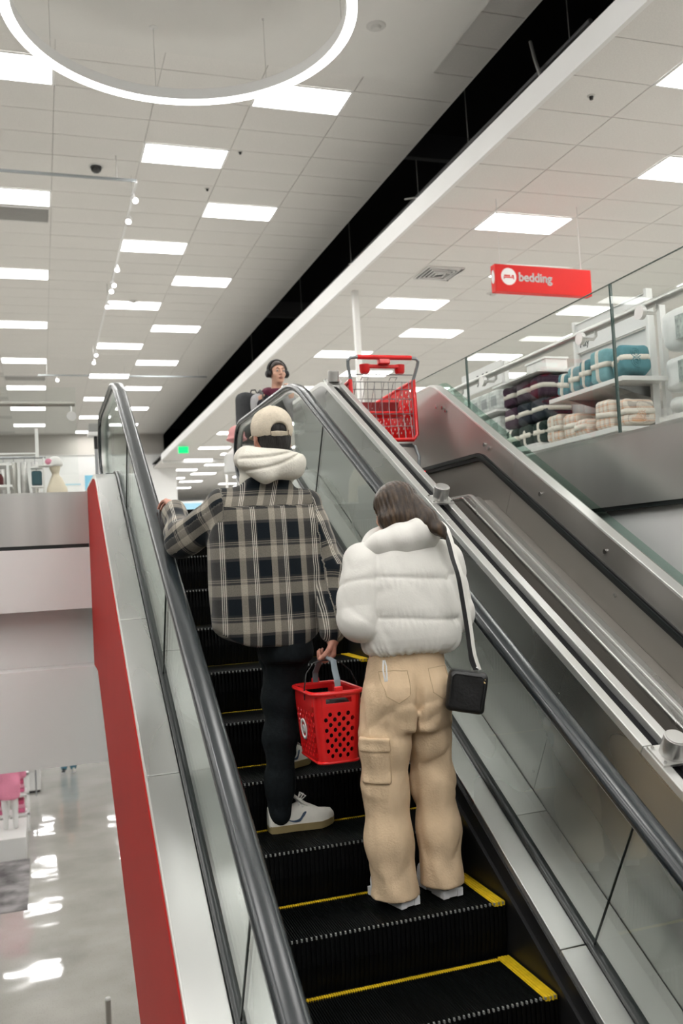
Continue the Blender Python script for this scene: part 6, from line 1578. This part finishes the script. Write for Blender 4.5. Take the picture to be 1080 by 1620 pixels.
for z in (-4.75, -4.35, -3.97): obj('shelf_board', MB().box(-1.42, -.40, 19.5, 19.95, z - .04, z), M['white_gloss'], lw)
k = 0
for z in (-4.75, -4.35):
    for x in (-1.25, -.98, -.60):
        for s_ in range(3):
            tag(obj('folded_garment', MB().obox((x, 19.72, z + .042 + .082 * s_), (.22 - .01 * s_, .30, .080)), cloth('pink_fold_%d' % k, ((.62, .14, .26), (.72, .32, .42), (.50, .08, .16))[(k) % 3]), None, bevel=.02), '%s pink folded garment up, %s pile, %s shelf of lower floor' % (ORD[s_], ['farthest', 'middle', 'aisle-side'][(-1.25, -.98, -.60).index(x)], 'lower' if z < -4.5 else 'upper'), 'garment', 'pink garments on the lower floor shelf'); k += 1
lr = thing('garment_rail', 'rail of blue and lilac garments on the lower floor', 'rack', (-.6, 22.5, ZL))
obj('rail', MB().tube([(-1.6, 22.4, -3.5), (-.30, 22.4, -3.5)], .015, 8), M['zinc'], lr)
for x in (-1.6, -.30): obj('leg', MB().tube([(x, 22.4, -3.5), (x, 22.4, ZL)], .016, 8), M['zinc'], lr)
for i in range(9):
    x = -1.45 + i * .13; cm = [(.30, .42, .62), (.55, .60, .72), (.66, .52, .62)][i % 3]
    t = thing('hanging_garment', '%s %s garment on the lower floor rail' % (ORD[i], ['blue', 'pale blue', 'lilac'][i % 3]), 'garment', (x, 22.4, -4.4), 'garments on the lower floor rail')
    rings = []
    for q in range(7):
        z = -3.56 - q * .13; hw = .05 + .19 * min(1, q / 1.5)
        rings.append([(x + (.035 + .015 * sin(3 * a + q + i)) * sin(a), 22.4 + hw * cos(a), z) for a in (2 * pi * j / 16 for j in range(16))])
    obj('cloth', MB().loft(rings), cloth('rail_cloth_%d' % i, cm), t, 60); obj('hanger', MB().tube([(x, 22.37, -3.50), (x, 22.385, -3.472), (x, 22.415, -3.472), (x, 22.43, -3.50), (x, 22.4, -3.56)], .005, 5), M['zinc'], t)
wc = thing('display_cube', 'white display cube by the aisle on the lower floor', 'plinth', (-.35, 23.3, ZL)); obj('cube_body', MB().box(-.62, -.20, 22.75, 24.0, ZL + .05, -4.35), M['white_gloss'], wc, bevel=.008); obj('kick', MB().box(-.60, -.22, 22.78, 23.97, ZL, ZL + .05), M['black'], wc); 
tag(obj('black_bag', MB().obox((-.40, 23.3, -4.25), (.22, .3, .20)), M['leather_black'], None, bevel=.03), 'black bag on the white display cube of the lower floor', 'bag')
lpn = thing('person', 'person in blue trousers standing on the lower floor, only legs in view', 'person', (.48, 24.6, ZL))
def lp_(P): return smin(smin(chain(P, [(.38, 24.6, -4.2), (.37, 24.6, -4.6), (.36, 24.62, -5.03)], [.09, .065, .05], .03), chain(P, [(.56, 24.62, -4.2), (.58, 24.6, -4.6), (.585, 24.62, -5.03)], [.09, .065, .05], .03), .01), smin(trunk(P, [(-4.25, .47, 24.6, .16, .11), (-3.72, .47, 24.6, .19, .11), (-3.64, .47, 24.6, .07, .06)]), smin(ell(P, (.47, 24.58, -3.42), (.078, .095, .12)), smin(chain(P, [(.30, 24.6, -3.75), (.26, 24.6, -4.05), (.28, 24.52, -4.3)], [.05, .042, .03]), chain(P, [(.64, 24.6, -3.75), (.68, 24.6, -4.05), (.66, 24.52, -4.3)], [.05, .042, .03]), .01), .03), .04), .04)
skin('body', [(lp_, (.12, 24.4, -5.08), (.82, 24.82, -3.26), .022)], M['skin'], lpn)
def lpt(P): return smin(chain(P, [(.39, 24.6, -4.25), (.37, 24.6, -4.6), (.36, 24.62, -4.98)], [.11, .09, .08], .03), chain(P, [(.56, 24.62, -4.25), (.58, 24.6, -4.6), (.585, 24.62, -4.98)], [.11, .09, .08], .03), .01)
skin('trousers', [(lpt, (.2, 24.4, -5.08), (.76, 24.8, -4.1), .022)], cloth('blue_denim', (.08, .20, .27)), lpn)
skin('top', [(lambda P: trunk(P, [(-4.3, .47, 24.6, .19, .14), (-3.75, .47, 24.6, .21, .13), (-3.64, .47, 24.6, .1, .08)]), (.2, 24.42, -4.34), (.74, 24.8, -3.6), .022)], M['charcoal'], lpn)
shoe(lpn, (.36, 24.70), (.33, 24.42), ZL, .05, .03, 'leather_black', 'white_rubber', False); shoe(lpn, (.585, 24.70), (.60, 24.42), ZL, .05, .03, 'shoe_white', 'white_rubber', False)

for i, (x, y) in enumerate(((-5.2, 5.2), (-5.4, 1.6), (-5.2, -2.0))):  # unseen shelves, added to brighten reflections in the steel and glass
    t = thing('reflection_shelf', 'unseen white gondola shelf added opposite the escalator for the steel and glass to reflect', 'shelf', (x, y, ZF), 'added gondolas opposite the escalator')
    obj('back_panel', MB().box(x - .42, x - .38, y - 1.5, y + 1.5, ZF, 2.3), M['white'], t)
    for z in (.55, .95, 1.35, 1.75, 2.15): obj('shelf_board', MB().box(x - .38, x + .10, y - 1.5, y + 1.5, z, z + .03), M['white_gloss'], t)
    for q in (-1.5, 0, 1.5): obj('upright', MB().box(x - .38, x - .34, y + q - .02, y + q + .02, ZF, 2.3), M['white_gloss'], t)
